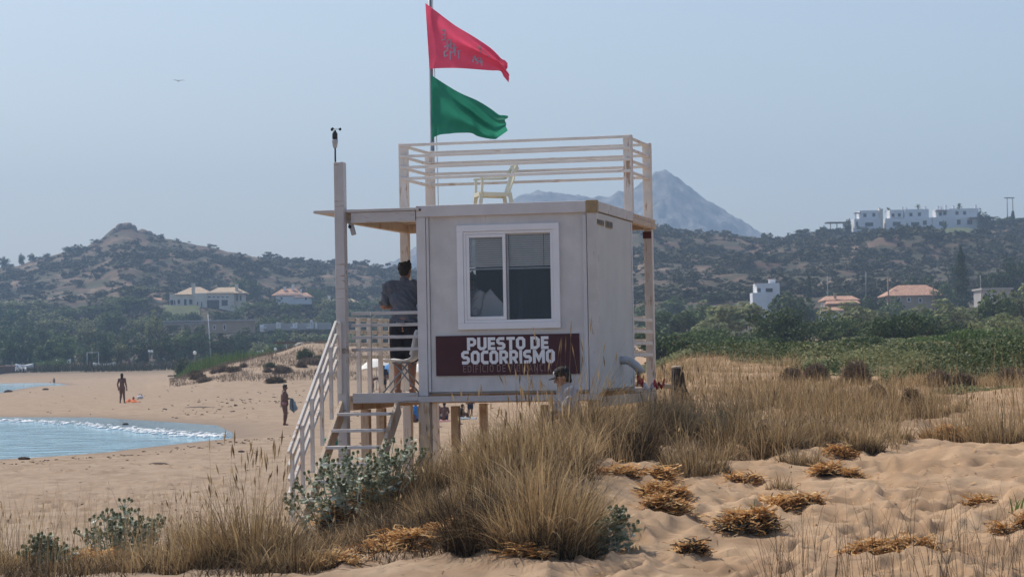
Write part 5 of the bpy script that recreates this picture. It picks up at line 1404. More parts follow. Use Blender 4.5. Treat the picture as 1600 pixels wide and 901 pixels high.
    if bottom:
        q = .010 * h
        S_ = [('e', J['pel'], (hw * h + q, .066 * h + q, .062 * h + q), 14, 10, rot)]
        if not (bottom == 'pink' and female):
            for s in 'lr': S_.append(('c', J['hi' + s], J['hi' + s].lerp(J['kn' + s], short), .066 * h, .060 * h))
        else:
            S_ = [('e', J['pel'] - up * .005 * h, (hw * h + q * .6, .066 * h + q * .6, .05 * h), 14, 10, rot)]
        blob('shorts', S_, voxel, bottom, e, 3)
    if hair:
        S_ = [('e', hp(0, -.012, .028), (.049 * h, .056 * h, .048 * h), 14, 10, hr), ('e', hp(0, -.030, .0), (.042 * h, .034 * h, .046 * h), 12, 8, hr)]
        rr = random.Random(int(h * 1000))
        for k in range(26):
            a = rr.uniform(0, 6.28); z = rr.uniform(.0, .065); q = .046 * math.sqrt(max(0, 1 - (z / .085) ** 2)); y = math.sin(a) * q * 1.1 - .012
            if y > .03 and z < .035: continue
            S_.append(('e', hp(math.cos(a) * q, y, z + .012), (.012 * h, .012 * h, .012 * h), 8, 6))
        if hairlen:
            S_.append(('c', hp(0, -.035, 0), hp(0, -.045, -hairlen), .040 * h, .022 * h)); 
            for s in (-1, 1): S_.append(('c', hp(s * .034, -.02, .0), hp(s * .036, -.03, -hairlen * .85), .018 * h, .012 * h))
        blob('hair', S_, max(voxel * .8, .006), hair, e, 2)
    if hat:
        m_ = MB(); m_.ell(hp(0, -.004, .045), (.052 * h, .062 * h, .042 * h), 16, 10, hr); m_.build('cap', MT[hat[0]], e)
        m_ = MB(); m_.ell(hp(0, .066, .018), (.040 * h, .036 * h, .007 * h), 14, 8, Matrix.Rotation(0, 3, 'X') @ hr); m_.build('cap_visor', MT[hat[1]], e)
        m_ = MB(); m_.ell(hp(0, .036, .045), (.030 * h, .022 * h, .026 * h), 12, 8, hr); m_.build('cap_front', MT[hat[2]], e)
    if shoes:
        for s in 'lr':
            a = J['an' + s]; MB().bar(a + Vector((0, -.032 * h, -.040 * h)), a + Vector((0, .095 * h, -.040 * h)), .048 * h, .012 * h).build('sandal', MT[shoes], e)
    return e, J
def face(wx, wy):
    """heading so that the figure's front (+y) points along (wx, wy) of the world"""
    return math.atan2(-wx, wy)

# the man on the deck, his back to us
mx_, _ = tl(633, 612, .72)
man_loc = tw(mx_, .72, ZF)
person('man in a slate t-shirt and black shorts standing on the deck, back to us', man_loc, face(.15, 1), 1.80,
       dict(ell=(-.165, .045, .665), wrl=(-.10, .175, .66), elr=(.15, .07, .66), wrr=(.07, .19, .69), anl=(-.05, -.02, .045), anr=(.05, .03, .045), look=(.25, 1, -.12), hed=(.012, .03, .922)),
       top='shirt', bottom='shorts', short=1.0, shoes='blackcloth', voxel=.0105, grip=.8)
# person inside the hut, at the left pane
ix, iz = tl(741, 440, .55)
person('dark haired person in a white top inside the hut behind the left pane', tw(ix, .55, ZF - .43 + .0 + (iz - (ZF + 1.14))), face(-.9, -.35), 1.70,
       dict(hil=(-.05, .0, .50), hir=(.05, 0, .50), knl=(-.06, .24, .50), knr=(.06, .24, .50), anl=(-.06, .25, .27), anr=(.06, .25, .27), hed=(0, .035, .915), ell=(-.15, .09, .64), wrl=(-.05, .20, .72), elr=(.15, .09, .62), wrr=(.06, .21, .66), look=(0, 1, -.35)),
       skin='skind', top='whitecloth', bottom='shorts', short=.8, voxel=.012, grip=.8)
# chair with a towel over its pointed back, inside
tx0, tz0 = tl(728, 505, .42); tx1, _ = tl(785, 505, .42); tx2, tz2 = tl(766, 451, .42)
b_ = tw((tx0 + tx1) / 2, .42, ZF + .03)
tw_ = empty('draped_chair', b_, -TH, label='pale grey towel draped to a point over a chair back behind the left window pane', cat='towel')
m_ = MB(); xm2 = (tx0 + tx1) / 2; zq = ZF + .03
vs = []; fs = []; nn = 12
for i in range(nn + 1):
    u = i / nn; x = tx0 - .05 + (tx1 - tx0 + .09) * u
    topz = tz2 - (abs(x - tx2) / (.30 if x < tx2 else .26)) ** .95 * .30
    for j in range(9):
        v = j / 8; vs.append((x - xm2, .02 * math.sin(9 * u + 2 * v) + .05 * v * (1 if True else 0), topz + (tz0 - .30 - topz) * v - zq))
for i in range(nn):
    for j in range(8): fs.append((i * 9 + j, (i + 1) * 9 + j, (i + 1) * 9 + j + 1, i * 9 + j + 1))
o = m_.add(vs, fs, True).build('towel', MT['whitecloth'], tw_); md = o.modifiers.new('t', 'SOLIDIFY'); md.thickness = .012
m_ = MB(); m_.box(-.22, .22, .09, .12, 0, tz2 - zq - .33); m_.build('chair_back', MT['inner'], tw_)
# person in a cap half hidden by the grass in front of the hut
cp = at(889, 592, 31.1)
person('person in a black and white cap and shade-toned white shirt, half hidden by dry grass', (cp.x + .02, 31.1, at(889, 570, 31.1).z - 1.02 * 1.74 * .735), face(-1, -.25), 1.74,
       dict(pel=(0, -.02, .27), wai=(0, .0, .35), che=(0, .02, .46), shl=(-.105, .02, .545), shr=(.105, .02, .545), nek=(0, .035, .585), hed=(0, .062, .655), hil=(-.05, -.02, .25), hir=(.05, -.02, .25), knl=(-.06, .20, .10), knr=(.06, .2, .10), anl=(-.06, .0, .04), anr=(.06, 0, .04),
            ell=(-.15, .08, .40), wrl=(-.05, .19, .36), elr=(.15, .08, .40), wrr=(.05, .2, .35), look=(0, 1, -.28), foot=(0, -1, -.2)),
       skin='skin', top='shadedshirt', bottom='navy', short=.9, hat=('blackcloth', 'blackcloth', 'whitecloth'), voxel=.010, hairlen=.03, grip=.7)
# woman and boy on the beach
def ground_at(px, py): p = on_z(px, py, .18); p.z = gz(p.x, p.y); return p
wl = ground_at(191, 628.5)
person('tanned woman with long dark hair standing beside an orange towel', wl, face(.25, 1), 1.62 * wl.y / 134, dict(ell=(-.15, -.02, .635), wrl=(-.15, .03, .50), knl=(-.05, .015, .285), anl=(-.065, -.02, .045), anr=(.06, .05, .045)), skin='skind', top=None, bottom='pink', female=True, hairlen=.13, voxel=.016, fat=1.14, nsm=1)
bl_ = ground_at(445, 659.5)
person('bare chested brown skinned boy in pink trunks, side on, holding a grey towel', bl_, face(1, .1), 1.42 * bl_.y / 85, dict(ell=(-.13, -.03, .64), wrl=(-.09, .10, .655), elr=(.13, -.02, .64), wrr=(.07, .11, .655), hed=(0, .022, .925), look=(0, 1, -.2), knl=(-.05, .03, .285), anl=(-.05, .0, .045)), skin='skind', bottom='pink', short=.5, voxel=.015, fat=1.32, nsm=1, grip=.9)
hb = bl_ + Vector((.165 * 1.42 * bl_.y / 85 + .01, -.02, 0)); q = 1.42 * bl_.y / 85
m_ = MB(); vs = []; fs = []
for i in range(9):
    for j in range(13):
        u = i / 8 - .5; v = j / 12; vs.append((u * (.10 + .16 * v) + .07 * v, .05 * math.sin(10 * u + 3 * v) + .03 * math.cos(14 * u), .66 * q - v * .50 * (1 - .25 * abs(u) * 2)))
for i in range(8):
    for j in range(12): fs.append((i * 13 + j, (i + 1) * 13 + j, (i + 1) * 13 + j + 1, i * 13 + j + 1))
o = m_.add(vs, fs, True).build('towel', MT['towelg']); o.location = (hb.x, hb.y, hb.z); md = o.modifiers.new('t', 'SOLIDIFY'); md.thickness = .015
tag(o, 'dark grey towel hanging from the hands of the boy on the beach', 'towel')
# orange towel, bag, ball
ot = ground_at(207, 627)
def lump_sheet(name, loc, sx, sy, hgt, mat, label, cat, seed=1, rz=0):
    n = 16; X, Y = np.meshgrid(np.linspace(-.5, .5, n), np.linspace(-.5, .5, n))
    Z = np.abs(fbm(X * 4 + seed, Y * 4, seed, 3)) * hgt * 2 * (1 - (2 * np.abs(X)) ** 4) * (1 - (2 * np.abs(Y)) ** 4) + .02
    i = np.arange(n - 1)[:, None] * n + np.arange(n - 1)[None]
    me = npmesh(name, np.stack([X * sx, Y * sy, Z], -1).reshape(-1, 3), np.stack([i, i + 1, i + n + 1, i + n], -1).reshape(-1, 4), True)
    o = link(name, me, MT[mat]); o.location = loc; o.rotation_euler = (0, 0, rz); md = o.modifiers.new('t', 'SOLIDIFY'); md.thickness = .02
    return tag(o, label, cat)
lump_sheet('beach_towel', ot, .75, 1.4, .16, 'orange', 'crumpled orange towel on the sand beside the woman', 'towel')
def bag(px, py, w_, h_, mat, label, seed):
    p = ground_at(px, py); s = p.y / F; r = random.Random(seed); t = empty('beach_bag', p, 0, label=label, cat='bag')
    P = [('e', Vector((0, 0, h_ * s * .42)), (w_ * s * .5, w_ * s * .35, h_ * s * .46), 12, 8)] + [('e', Vector((r.uniform(-.35, .35) * w_ * s, r.uniform(-.1, .1), h_ * s * r.uniform(.3, .75))), (w_ * s * .2, w_ * s * .2, h_ * s * .22), 10, 6) for k in range(5)]
    blob('body', P, .03, mat, t, 2)
    MB().tube([(-w_ * s * .25, 0, h_ * s * .8), (-w_ * s * .1, 0, h_ * s * 1.15), (w_ * s * .1, 0, h_ * s * 1.15), (w_ * s * .25, 0, h_ * s * .8)], .015, 5).build('handle', MT['navy'], t)
bag(219, 622, 11, 6.5, 'whitecloth', 'pale grey beach bag on the sand just behind the orange towel', 3)
bag(208.5, 623.5, 4.5, 4, 'redcloth', 'small dark red bundle lying at the end of the orange towel', 4)
# far bathers
SIT = dict(pel=(0, -.02, .075), wai=(0, .0, .16), che=(0, .04, .27), shl=(-.105, .05, .35), shr=(.105, .05, .35), nek=(0, .065, .39), hed=(0, .09, .465), hil=(-.05, .0, .075), hir=(.05, 0, .075), knl=(-.07, .20, .20), knr=(.07, .2, .20), anl=(-.06, .34, .035), anr=(.06, .34, .035), ell=(-.13, .12, .22), wrl=(-.06, .22, .22), elr=(.13, .12, .22), wrr=(.06, .22, .22))
BEND = dict(pel=(0, -.06, .50), wai=(0, .02, .56), che=(0, .12, .60), shl=(-.10, .20, .62), shr=(.10, .2, .62), nek=(0, .24, .62), hed=(0, .31, .60), ell=(-.12, .24, .47), wrl=(-.09, .27, .33), elr=(.12, .24, .47), wrr=(.09, .27, .33), hil=(-.05, -.05, .49), hir=(.05, -.05, .49))
def far_person(px, py, hpx, label, f, pose=None, **kw):
    p = ground_at(px, py); h = hpx * p.y / F
    return person(label, p, f, h, pose, voxel=max(.018, h * .012), fat=1.15, nsm=1, **kw)
def sit_person(px, py, hpx, label, f, **kw):
    p = ground_at(px, py); h = hpx * p.y / F / .53
    return person(label, p, f, h, SIT, voxel=max(.016, h * .011), fat=1.15, nsm=1, **kw)
far_person(202.5, 586, 15.5, 'dark figure standing far off on the sand left of the white parasol', face(.6, -.5), skin='skind', bottom='navy', short=.6)
sit_person(221, 587.5, 9.5, 'dark figure crouching on the far sand beside the white parasol', face(1, .2), skin='skind', top='navy', bottom='navy')
far_person(257, 585, 17, 'person in a white and blue top standing at the right of the far white parasol', face(-.3, -1), skin='skin', top='whitecloth', bottom='navy', short=.5)
sit_person(247, 586.5, 6.5, 'low seated figure with blue bundles between the far parasol and the standing person', face(1, 0), skin='skind', top='navy', bottom='navy')
def swimmer(px, py, hpx, label):
    p = on_z(px, py, 0); h = hpx * p.y / F
    return person(label, (p.x, p.y, -h * 1.5 * .52 if hpx > 5 else -h * 5), face(.4, 1), h * (1.9 if hpx > 5 else 5.8), None, skin='skind', bottom='navy', voxel=.03)
swimmer(84.5, 598, 7.5, 'bather standing waist deep in the far shallow inlet')
swimmer(78.5, 597.5, 2.2, 'head of a bather low in the far shallow inlet')
# people behind the hut under the umbrellas
far_person(583, 611, 36, 'tanned person bending forward under the white umbrella behind the deck', face(1, .1), pose=BEND, skin='skind', bottom='pink', short=.4)
far_person(600, 611, 41, 'dark haired person in black standing under the white parasol behind the deck', face(-.3, 1), skin='skind', top='blackcloth', bottom='blackcloth', short=.9)
far_person(613.5, 610, 42, 'person in a light blue top and blue shorts standing behind the deck chair legs', face(.3, 1), skin='skind', top='blue', bottom='navy', short=.7)
sit_person(648.5, 656, 33, 'person in a blue shirt sitting on the sand, seen left of the front stilt', face(.2, 1), skin='skind', top='blue', bottom='navy')
sit_person(683.5, 653, 29, 'person in dark purple sitting on a pink towel seen between the stilts', face(-.4, 1), skin='skind', top='navy', bottom='navy')
sit_person(694, 654, 28, 'tanned bare backed person sitting on the pink towel seen between the stilts', face(.1, 1), skin='skind', top=None, bottom='navy')
sit_person(719, 651, 24, 'dark haired person lounging on a grey towel between the two rear stilts', face(1, .3), skin='skind', top='blackcloth', bottom='navy')
far_person(735, 647, 42, 'person in dark blue standing behind the rightmost visible rear stilt', face(0, 1), skin='skind', top='navy', bottom='navy', short=.9)
lump_sheet('beach_towel', ground_at(688, 654.5), 1.0, 1.6, .02, 'pink', 'pink towel under the two people seated between the stilts', 'towel', 2)
lump_sheet('beach_towel', ground_at(727, 652), .8, 1.6, .05, 'towelg', 'grey green towel on the sand between the two rear stilts', 'towel', 3)
def parasol(px, pyt, pyb, wpx, D, label, mat, tilt=(0, 0), pole=True):
    p = at(px, pyb, D); g = gz(p.x, D); top = at(px, pyt, D).z; rim = at(px, pyb, D).z; rad = wpx / 2 * D / F
    t = empty('parasol', (p.x, D, g), 0, label=label, cat='parasol'); n = 8; vs = [(0, 0, 0)]; fs = []
    hh = top - rim
    for i in range(1, 6):
        u = i / 5
        for k in range(n * 3):
            a = 2 * math.pi * k / (n * 3); sc = 1 - .05 * u * (1 - abs(math.cos(a * n / 2))); vs.append((rad * u * math.cos(a) * sc, rad * u * math.sin(a) * sc, -hh * (u ** 1.7)))
    m3 = n * 3
    for k in range(m3): fs.append((0, 1 + k, 1 + (k + 1) % m3))
    for i in range(4):
        for k in range(m3): fs.append((1 + i * m3 + k, 1 + (i + 1) * m3 + k, 1 + (i + 1) * m3 + (k + 1) % m3, 1 + i * m3 + (k + 1) % m3))
    o = MB().add(vs, fs, True).build('canopy', MT[mat], t); o.location = (0, 0, top - g); o.rotation_euler = (tilt[0], tilt[1], 0)
    MB().tube([(0, 0, -.2), (0, 0, top - g + .06)], .025, 6).build('pole', MT['greyplastic'], t)
    return t
parasol(236, 567, 572, 21, on_z(236, 586, .2).y, 'small white parasol far off on the sand', 'brol')
parasol(588, 558.5, 573, 62, 172, 'white parasol tilted to the left behind the deck railing', 'brol', (0, -.14))
parasol(612, 567, 580, 40, 168, 'light blue parasol behind the legs of the deck chair', 'blue')
parasol(662, 564, 579, 52, 166, 'white parasol behind the hut corner right of the man', 'brol', (0, -.12))
# green plastic bowl by the stair
gb = on_z(518, 622, .6)
p = ground_at(518, 632); o = MB().lathe([(0, 0), (.17, .01), (.21, .15), (.22, .16), (.19, .15), (.15, .03), (0, .03)], n=18).build('green_bucket', MT['greenp']); 
D_ = 62; p = at(518, 624, D_); o.location = (p.x, D_, gz(p.x, D_)); o.scale = (1.0, 1.0, 1.3); tag(o, 'small green plastic tub lying on the sand left of the tall post', 'tub')

# ------------------------------------------------------------------ beach debris
rng = np.random.default_rng(21)
def pebbles(n, name, mat, label, region, smin, smax):
    mb = MB()
    for k in range(n):
        px, py = region(); p = on_z(px, py, .18); z = gz(p.x, p.y)
        if z < .05: continue
        s = rng.uniform(smin, smax) * min(1.5, p.y / 70); mb.ell((p.x, p.y, z + s * .25), (s * rng.uniform(.8, 2.2), s, s * .55), 6, 4)
    tag(mb.build(name, MT[mat]), label, kind='stuff')
pebbles(420, 'beach_litter', 'seaweed', 'scattered dark scraps of seaweed and twigs over the beach', lambda: (rng.uniform(0, 1000), 600 + 230 * rng.random() ** 1.6), .010, .032)
pebbles(160, 'wrack_line', 'seaweed', 'broken line of dark seaweed along the water edge', lambda: (lambda a: (a, np.interp(a, [0, 168, 270, 363, 480], [719, 708, 696, 685, 676]) + rng.normal() * 1.6))(rng.uniform(0, 470)), .008, .035)
pebbles(110, 'track_line', 'seaweed', 'dark trampled wrack behind the boy', lambda: (lambda a: (a, np.interp(a, [300, 480], [640, 612]) + rng.normal() * 9))(rng.uniform(255, 480)), .012, .04)
for i, (px, py, sx, sy, lab) in enumerate(((38, 715, .30, .10, 'dark lump of seaweed at the near water edge'), (248, 727, .42, .09, 'long dark stick of driftwood on the near beach'), (377, 707, .16, .07, 'dark stone on the sand left of the stair foot'), (267, 594, .9, .3, 'dark driftwood log on the far sand behind the woman'), (312, 637, 1.6, .10, 'dark streak of wrack heaped on the sand left of the boy'),
                                   (196, 659, .22, .12, 'grey stone lying in the backwash'), (71, 609, .6, .25, 'dark stone at the near edge of the far inlet'), (13, 611, .8, .3, 'dark rock at the tip of the sand spit on the far left'))):
    p = on_z(px, py, .1); p.z = max(gz(p.x, p.y), 0); o = link('beach_debris', rockmesh(20 + i, 2), None); o.data.materials[0] = MT['seaweed']; o.location = p + Vector((0, 0, sy * .2)); o.scale = (sx * .5, sx * .3, sy * .45); tag(o, lab, 'debris')
# ------------------------------------------------------------------ dune plants
rng = np.random.default_rng(77)
def bpos(px, py): return hit(px, py, 12, 200)
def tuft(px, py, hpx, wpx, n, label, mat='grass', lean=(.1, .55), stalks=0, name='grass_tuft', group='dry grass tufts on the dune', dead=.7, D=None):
    """one clump of marram: many arching blades, dead leaves darkened as painted shade at the foot and some tall seed stalks"""
    p = bpos(px, py)
    if D: p = at(px, py, D); p.z = gz(p.x, D); hpx = (at(px, py - hpx, D).z - p.z) * F / D
    s = p.y / F; h = hpx * s; rw = wpx * s / 2
    r = np.random.default_rng(int(px * 13 + py))
    def roots(k, q=1.0):
        a = r.uniform(0, 6.28, k); d = rw * q * np.sqrt(r.random(k))
        X = p.x + np.cos(a) * d; Y = p.y + np.sin(a) * d * .8
        return np.stack([X - p.x, Y - p.y, height(X, Y) - p.z - .02], 1), a, d
    t = empty(name, p, 0, label=label, cat='grass', group=group)
    B, a, d = roots(n); out = np.where(r.random(n) < .6, a, r.uniform(0, 6.28, n))
    L = r.uniform(*lean, n) * (.6 + .6 * d / rw)
    sub_ = .55 + .45 * sstep(.5 + 1.6 * fbm((B[:, 0] + px) / (rw * .45), (B[:, 1] + py) / (rw * .45), 17, 2))
    hh = h * r.beta(2.2, 1.8, n) * 1.12 * sub_
    L = np.where(r.random(n) < .24, L + r.uniform(.35, 1.0, n), L)
    V, Q = blades(r, B, hh, L, r.uniform(.004, .0105, n) * np.where(r.random(n) < .12, 1.7, 1), 5, .02, out)
    me = npmesh('blades', V, Q); me.materials.append(MT[mat]); tag(link('blades', me, None, t), kind='stuff')
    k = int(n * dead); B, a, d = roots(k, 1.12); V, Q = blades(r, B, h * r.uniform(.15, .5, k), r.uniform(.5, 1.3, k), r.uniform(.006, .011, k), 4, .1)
    me = npmesh('shade_dead_leaves', V, Q); me.materials.append(MT['grassd']); tag(link('shade_dead_leaves', me, None, t), kind='stuff')  # dark dead blades that paint the shade at the foot of the tuft
    if stalks:
        B, a, d = roots(stalks, .9); hs = h * r.uniform(.85, 1.35, stalks); V, Q = blades(r, B, hs, r.uniform(.02, .22, stalks), np.full(stalks, .0055), 4)
        # seed spike: a thicker spindle along the last sixth of the stalk
        tip = V.reshape(stalks, 5, 2, 3).mean(2); p0 = tip[:, 3] * .55 + tip[:, 4] * .45; p1_ = tip[:, 4]; w_ = .008; sp = np.stack([p0, (p0 + p1_) / 2 + [w_, 0, 0], p1_, (p0 + p1_) / 2 - [w_, 0, 0]], 1).reshape(-1, 3)
        V2, Q2 = join([(V, Q), (sp, np.arange(4 * stalks).reshape(-1, 4))])
        me = npmesh('stalks', V2, Q2); me.materials.append(MT['grass']); tag(link('stalks', me, None, t), kind='stuff')
    return t
TUFTS = [
    # px, py base, height, width, blades, stalks, label
    (395, 878, 165, 150, 1500, 46, 'very tall dry grass tuft left of centre with high seed stalks against the beach'),
    (330, 880, 110, 120, 900, 12, 'dry grass tuft left of the very tall one, leaning to the beach'),
    (455, 885, 85, 150, 900, 6, 'low sprawling dry grass at the foot of the very tall tuft'),
    (845, 852, 205, 150, 2300, 26, 'tallest broad dry grass tuft in the middle foreground below the sign'),
    (760, 846, 150, 130, 1700, 10, 'dense dark based grass tuft just left of the broad middle tuft'),
    (905, 838, 150, 70, 800, 8, 'narrow grass tuft on the right flank of the broad middle tuft'),
    (690, 815, 105, 130, 1300, 4, 'shorter dry grass tuft right of the main sea holly'),
    (620, 800, 70, 120, 800, 0, 'low brown grass under the right end of the main sea holly'),
    (700, 755, 110, 110, 900, 12, 'grass tuft growing against the front stilts'),
    (780, 745, 130, 120, 1300, 18, 'grass tuft under the sign in front of the rear stilts'),
    (850, 740, 140, 120, 1400, 22, 'grass tuft under the right half of the sign'),
    (965, 718, 118, 130, 1800, 14, 'dense dark grass hummock under the right front corner of the hut'),
    (1015, 690, 100, 110, 1100, 16, 'grass tuft in front of the red cloth'),
    (1085, 735, 70, 110, 900, 4, 'low brown tuft standing alone on open sand right of the dark hummock'),
    (1075, 680, 95, 80, 1000, 14, 'grass tuft just below the driftwood stump'),
    (1145, 690, 95, 85, 1100, 14, 'grass tuft right of the driftwood stump'),
    (1215, 700, 100, 80, 1100, 16, 'grass tuft in the middle of the right hand grass band'),
    (1285, 690, 90, 75, 900, 14, 'grass tuft near the right end of the grass band'),
    (1350, 705, 80, 60, 800, 8, 'small leaning grass tuft at the right end of the grass band'),
    (1425, 640, 50, 70, 700, 2, 'compact dark based tuft alone beyond the sandy gap'),
    (1500, 690, 75, 120, 1000, 10, 'grass tuft left of the far right bank'),
    (1570, 690, 90, 130, 1100, 14, 'grass tuft at the far right edge of the bank'),
    (1180, 640, 60, 120, 800, 12, 'grass tuft at the back of the right hand grass band'),
    (1260, 640, 55, 130, 800, 10, 'grass tuft before the round dry cushion bushes'),
    (930, 690, 110, 100, 1000, 18, 'grass tuft before the lower right corner of the hut front'),
    (1220, 760, 35, 50, 160, 4, 'thin grey tuft on open sand left of the orange leaf heap'),
    (200, 885, 70, 150, 500, 8, 'sparse dry tuft between the two clumps of the left sea holly'),
    (525, 850, 60, 130, 600, 2, 'low dark grass left of the big spilled leaf heap'),
    (600, 840, 55, 110, 500, 2, 'low brown grass behind the big spilled leaf heap'),
    (730, 800, 90, 120, 900, 4, 'brown grass tuft between the sea holly and the tallest tuft'),
    (878, 712, 168, 100, 2600, 8, 'grass tuft hiding the body of the person in the cap'),
    (925, 705, 145, 90, 1200, 10, 'grass tuft just right of the person in the cap'),
    (660, 770, 80, 100, 700, 8, 'grass tuft at the foot of the front stilt'),
    (815, 790, 120, 130, 1200, 14, 'grass tuft behind the tallest tuft, below the sign'),
    (1040, 660, 70, 90, 700, 10, 'grass tuft in front of the pale cloth'),
    (1120, 720, 45, 90, 500, 6, 'low ragged tuft at the sandy edge below the stump'),
    (1250, 725, 55, 70, 400, 10, 'thin ragged tuft at the edge of the open sand'),
    (1395, 690, 40, 70, 350, 6, 'low thin tuft in the sandy gap at right'),
    (1460, 650, 60, 100, 800, 8, 'grass tuft between the sandy gap and the far right bank'),
    (255, 893, 75, 120, 600, 8, 'dry tuft at the bottom edge right of the left sea holly'),
    (135, 897, 60, 120, 600, 6, 'low dry tuft at the bottom edge before the left sea holly'),
    (310, 850, 70, 90, 500, 14, 'thin dry tuft between the left sea holly and the very tall tuft'),
    (30, 890, 90, 150, 600, 18, 'sparse tall tuft at the bottom left corner'),
]
for px, py, h_, w_, n, st, lab in TUFTS:
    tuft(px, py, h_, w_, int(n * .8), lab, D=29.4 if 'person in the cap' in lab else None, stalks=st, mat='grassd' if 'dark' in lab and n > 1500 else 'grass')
# thin scattered grass over the dune and single stalks near the camera
def scatter_grass(name, label, n, region, hr, width, lean=(.05, .6), mat='grass', clump=0):
    px, D = region(n)
    X = (px - 800) / F * D; Y = D
    if clump:
        k = fbm(X / clump, Y / clump, 131, 3) > .02 + .22 * (rng.random(n) - .5); X, Y = X[k], Y[k]
    B = np.stack([X, Y, height(X, Y) - .02], 1); m_ = len(X)
    V, Q = blades(rng, B, rng.uniform(*hr, m_), rng.uniform(*lean, m_), np.full(m_, width) * rng.uniform(.7, 1.2, m_), 4, .03)
    me = npmesh(name, V, Q); me.materials.append(MT[mat]); tag(link(name, me, None), label, kind='stuff')
def uni(a, b, d0, d1): return lambda n: (rng.uniform(a, b, n), 1 / rng.uniform(1 / d1, 1 / d0, n))
scatter_grass('dune_grass', 'dry yellow grass covering the dune right of the hut', 17000, lambda n: (lambda a: (a, 1 / rng.uniform(1 / np.interp(a, [880, 1150, 1300, 1480], [62, 58, 42, 40]), 1 / 31, n)))(rng.uniform(880, 1480, n)), (.12, .62), .007, clump=1.6)
scatter_grass('far_dune_grass', 'pale dry grass on the far side of the dune', 15000, lambda n: (lambda a: (a, 1 / rng.uniform(1 / np.interp(a, [985, 1100, 1200, 1290, 1400, 1760], [110, 95, 72, 54, 49, 47]), 1 / 44, n)))(rng.uniform(985, 1720, n)), (.08, .28), .011, clump=3.0)
scatter_grass('band_grass', 'ragged dry grass filling the band between the hut and the open sand', 7500, lambda n: (rng.uniform(900, 1400, n), rng.uniform(28.5, 37, n)), (.15, .75), .0075, lean=(.1, .9), mat='grass', clump=.8)
scatter_grass('rise_grass', 'dry grass on the rise beside the driftwood stump', 15000, lambda n: (rng.uniform(985, 1250, n), rng.uniform(42, 105, n)), (.12, .5), .010, clump=2.5)
scatter_grass('band_shade_undergrowth', 'dead undergrowth painted dark as shade in the grass band', 11000, lambda n: (rng.uniform(890, 1400, n), rng.uniform(29, 37, n)), (.06, .3), .010, lean=(.4, 1.3), mat='grassd', clump=1.1)  # dead blades, dark colour stands in for shade under the grass
scatter_grass('mid_shade_undergrowth', 'dead undergrowth painted dark as shade below the hut', 12000, lambda n: (rng.uniform(560, 930, n), rng.uniform(22.2, 28.5, n)), (.08, .42), .009, lean=(.3, 1.2), mat='grassd', clump=1.6)  # dead blades again, with the shade put into their dark colour
scatter_grass('mid_grass', 'ragged dry grass filling the bank below the hut', 11000, lambda n: (rng.uniform(560, 930, n), rng.uniform(23, 29, n)), (.2, .75), .0075, lean=(.1, .8), mat='grass', clump=1.2)
scatter_grass('bank_grass', 'dry grass on the bank at far right', 6000, uni(1380, 1720, 34, 60), (.15, .6), .007, clump=1.5)
scatter_grass('tall_stalks', 'thin tall grass stalks standing over the dune', 420, uni(880, 1720, 30, 60), (.6, 1.15), .006, lean=(.02, .3))
scatter_grass('hut_grass', 'dry grass growing round the stilts of the hut', 7000, lambda n: (rng.uniform(600, 1000, n), rng.uniform(27.5, 34, n)), (.25, .85), .007, clump=.9)
scatter_grass('near_stalks', 'thin grass stalks close to the camera at lower right', 360, lambda n: (rng.uniform(1180, 1640, n), rng.uniform(15.5, 20, n)), (.35, .85), .0045, lean=(.1, .5), mat='grassd')
scatter_grass('near_stalks', 'sparse grass stalks over the near beach at lower left', 380, lambda n: (rng.uniform(-20, 320, n), rng.uniform(20.5, 24, n)), (.35, 1.0), .0045, lean=(.05, .35))
scatter_grass('near_litter', 'short dead grass at the foot of the left plants', 7000, lambda n: (rng.uniform(-30, 560, n), rng.uniform(20, 24.5, n)), (.06, .3), .008, lean=(.4, 1.2), mat='grassd', clump=.8)
scatter_grass('mid_litter', 'short dead grass between the middle tufts', 9000, lambda n: (rng.uniform(430, 930, n), rng.uniform(21, 27.5, n)), (.08, .36), .008, lean=(.4, 1.2), mat='grassd', clump=.9)
scatter_grass('beach_dune_grass', 'brown grass and low scrub on the dune behind the beach', 60000, lambda n: (262 + 640 * rng.beta(1.3, 1.6, n), rng.uniform(188, 285, n)), (.10, .5), .032, mat='cushion', clump=5)
scatter_grass('shore_scrub', 'low brown scrub between the far sand and the trees', 16000, lambda n: (rng.uniform(-80, 640, n), rng.uniform(395, 470, n)), (.4, 1.7), .16, mat='lf_scrub', clump=9)
scatter_grass('field_grass', 'dull dry field in front of the trees', 9000, lambda n: (rng.uniform(-80, 640, n), rng.uniform(425, 470, n)), (.4, 1.5), .14, mat='grassd')
# ground cover on the right
n = 230000; px, D = uni(985, 1760, 43, 150)(n); X = (px - 800) / F * D
mound = fbm(X / 5, D / 9, 151, 3); d0 = np.interp(px, [985, 1100, 1200, 1290, 1400, 1760], [115, 96, 72, 52, 46, 43]) * (1 + .25 * fbm(X / 2.5, D / 6, 155, 2)); k = (D > d0) & (mound > np.clip(-.05 - (D - d0) / 40, -.4, 0) + .05 * (rng.random(n) - .5))
X, D, mound = X[k], D[k], mound[k]; m_ = len(X)
Z = height(X, D) + np.clip(.10 + mound * 1.8, .05, np.interp(D, [43, 90, 150], [.9, .55, .3])) * rng.random(m_) ** .5
nr = rng.normal(size=(m_, 3)) * .6 + [0, -.1, 1]; nr /= np.linalg.norm(nr, axis=1)[:, None]; u = np.cross(nr, rng.normal(size=(m_, 3))); u /= np.linalg.norm(u, axis=1)[:, None]; v = np.cross(nr, u); s = (.055 * rng.uniform(.6, 1.3, m_) * (D / 90) ** .8)[:, None]
P_ = np.stack([X, D, Z], 1); V = np.stack([P_ - u * s, P_ - v * s * .7, P_ + u * s, P_ + v * s * .7], 1).reshape(-1, 3)
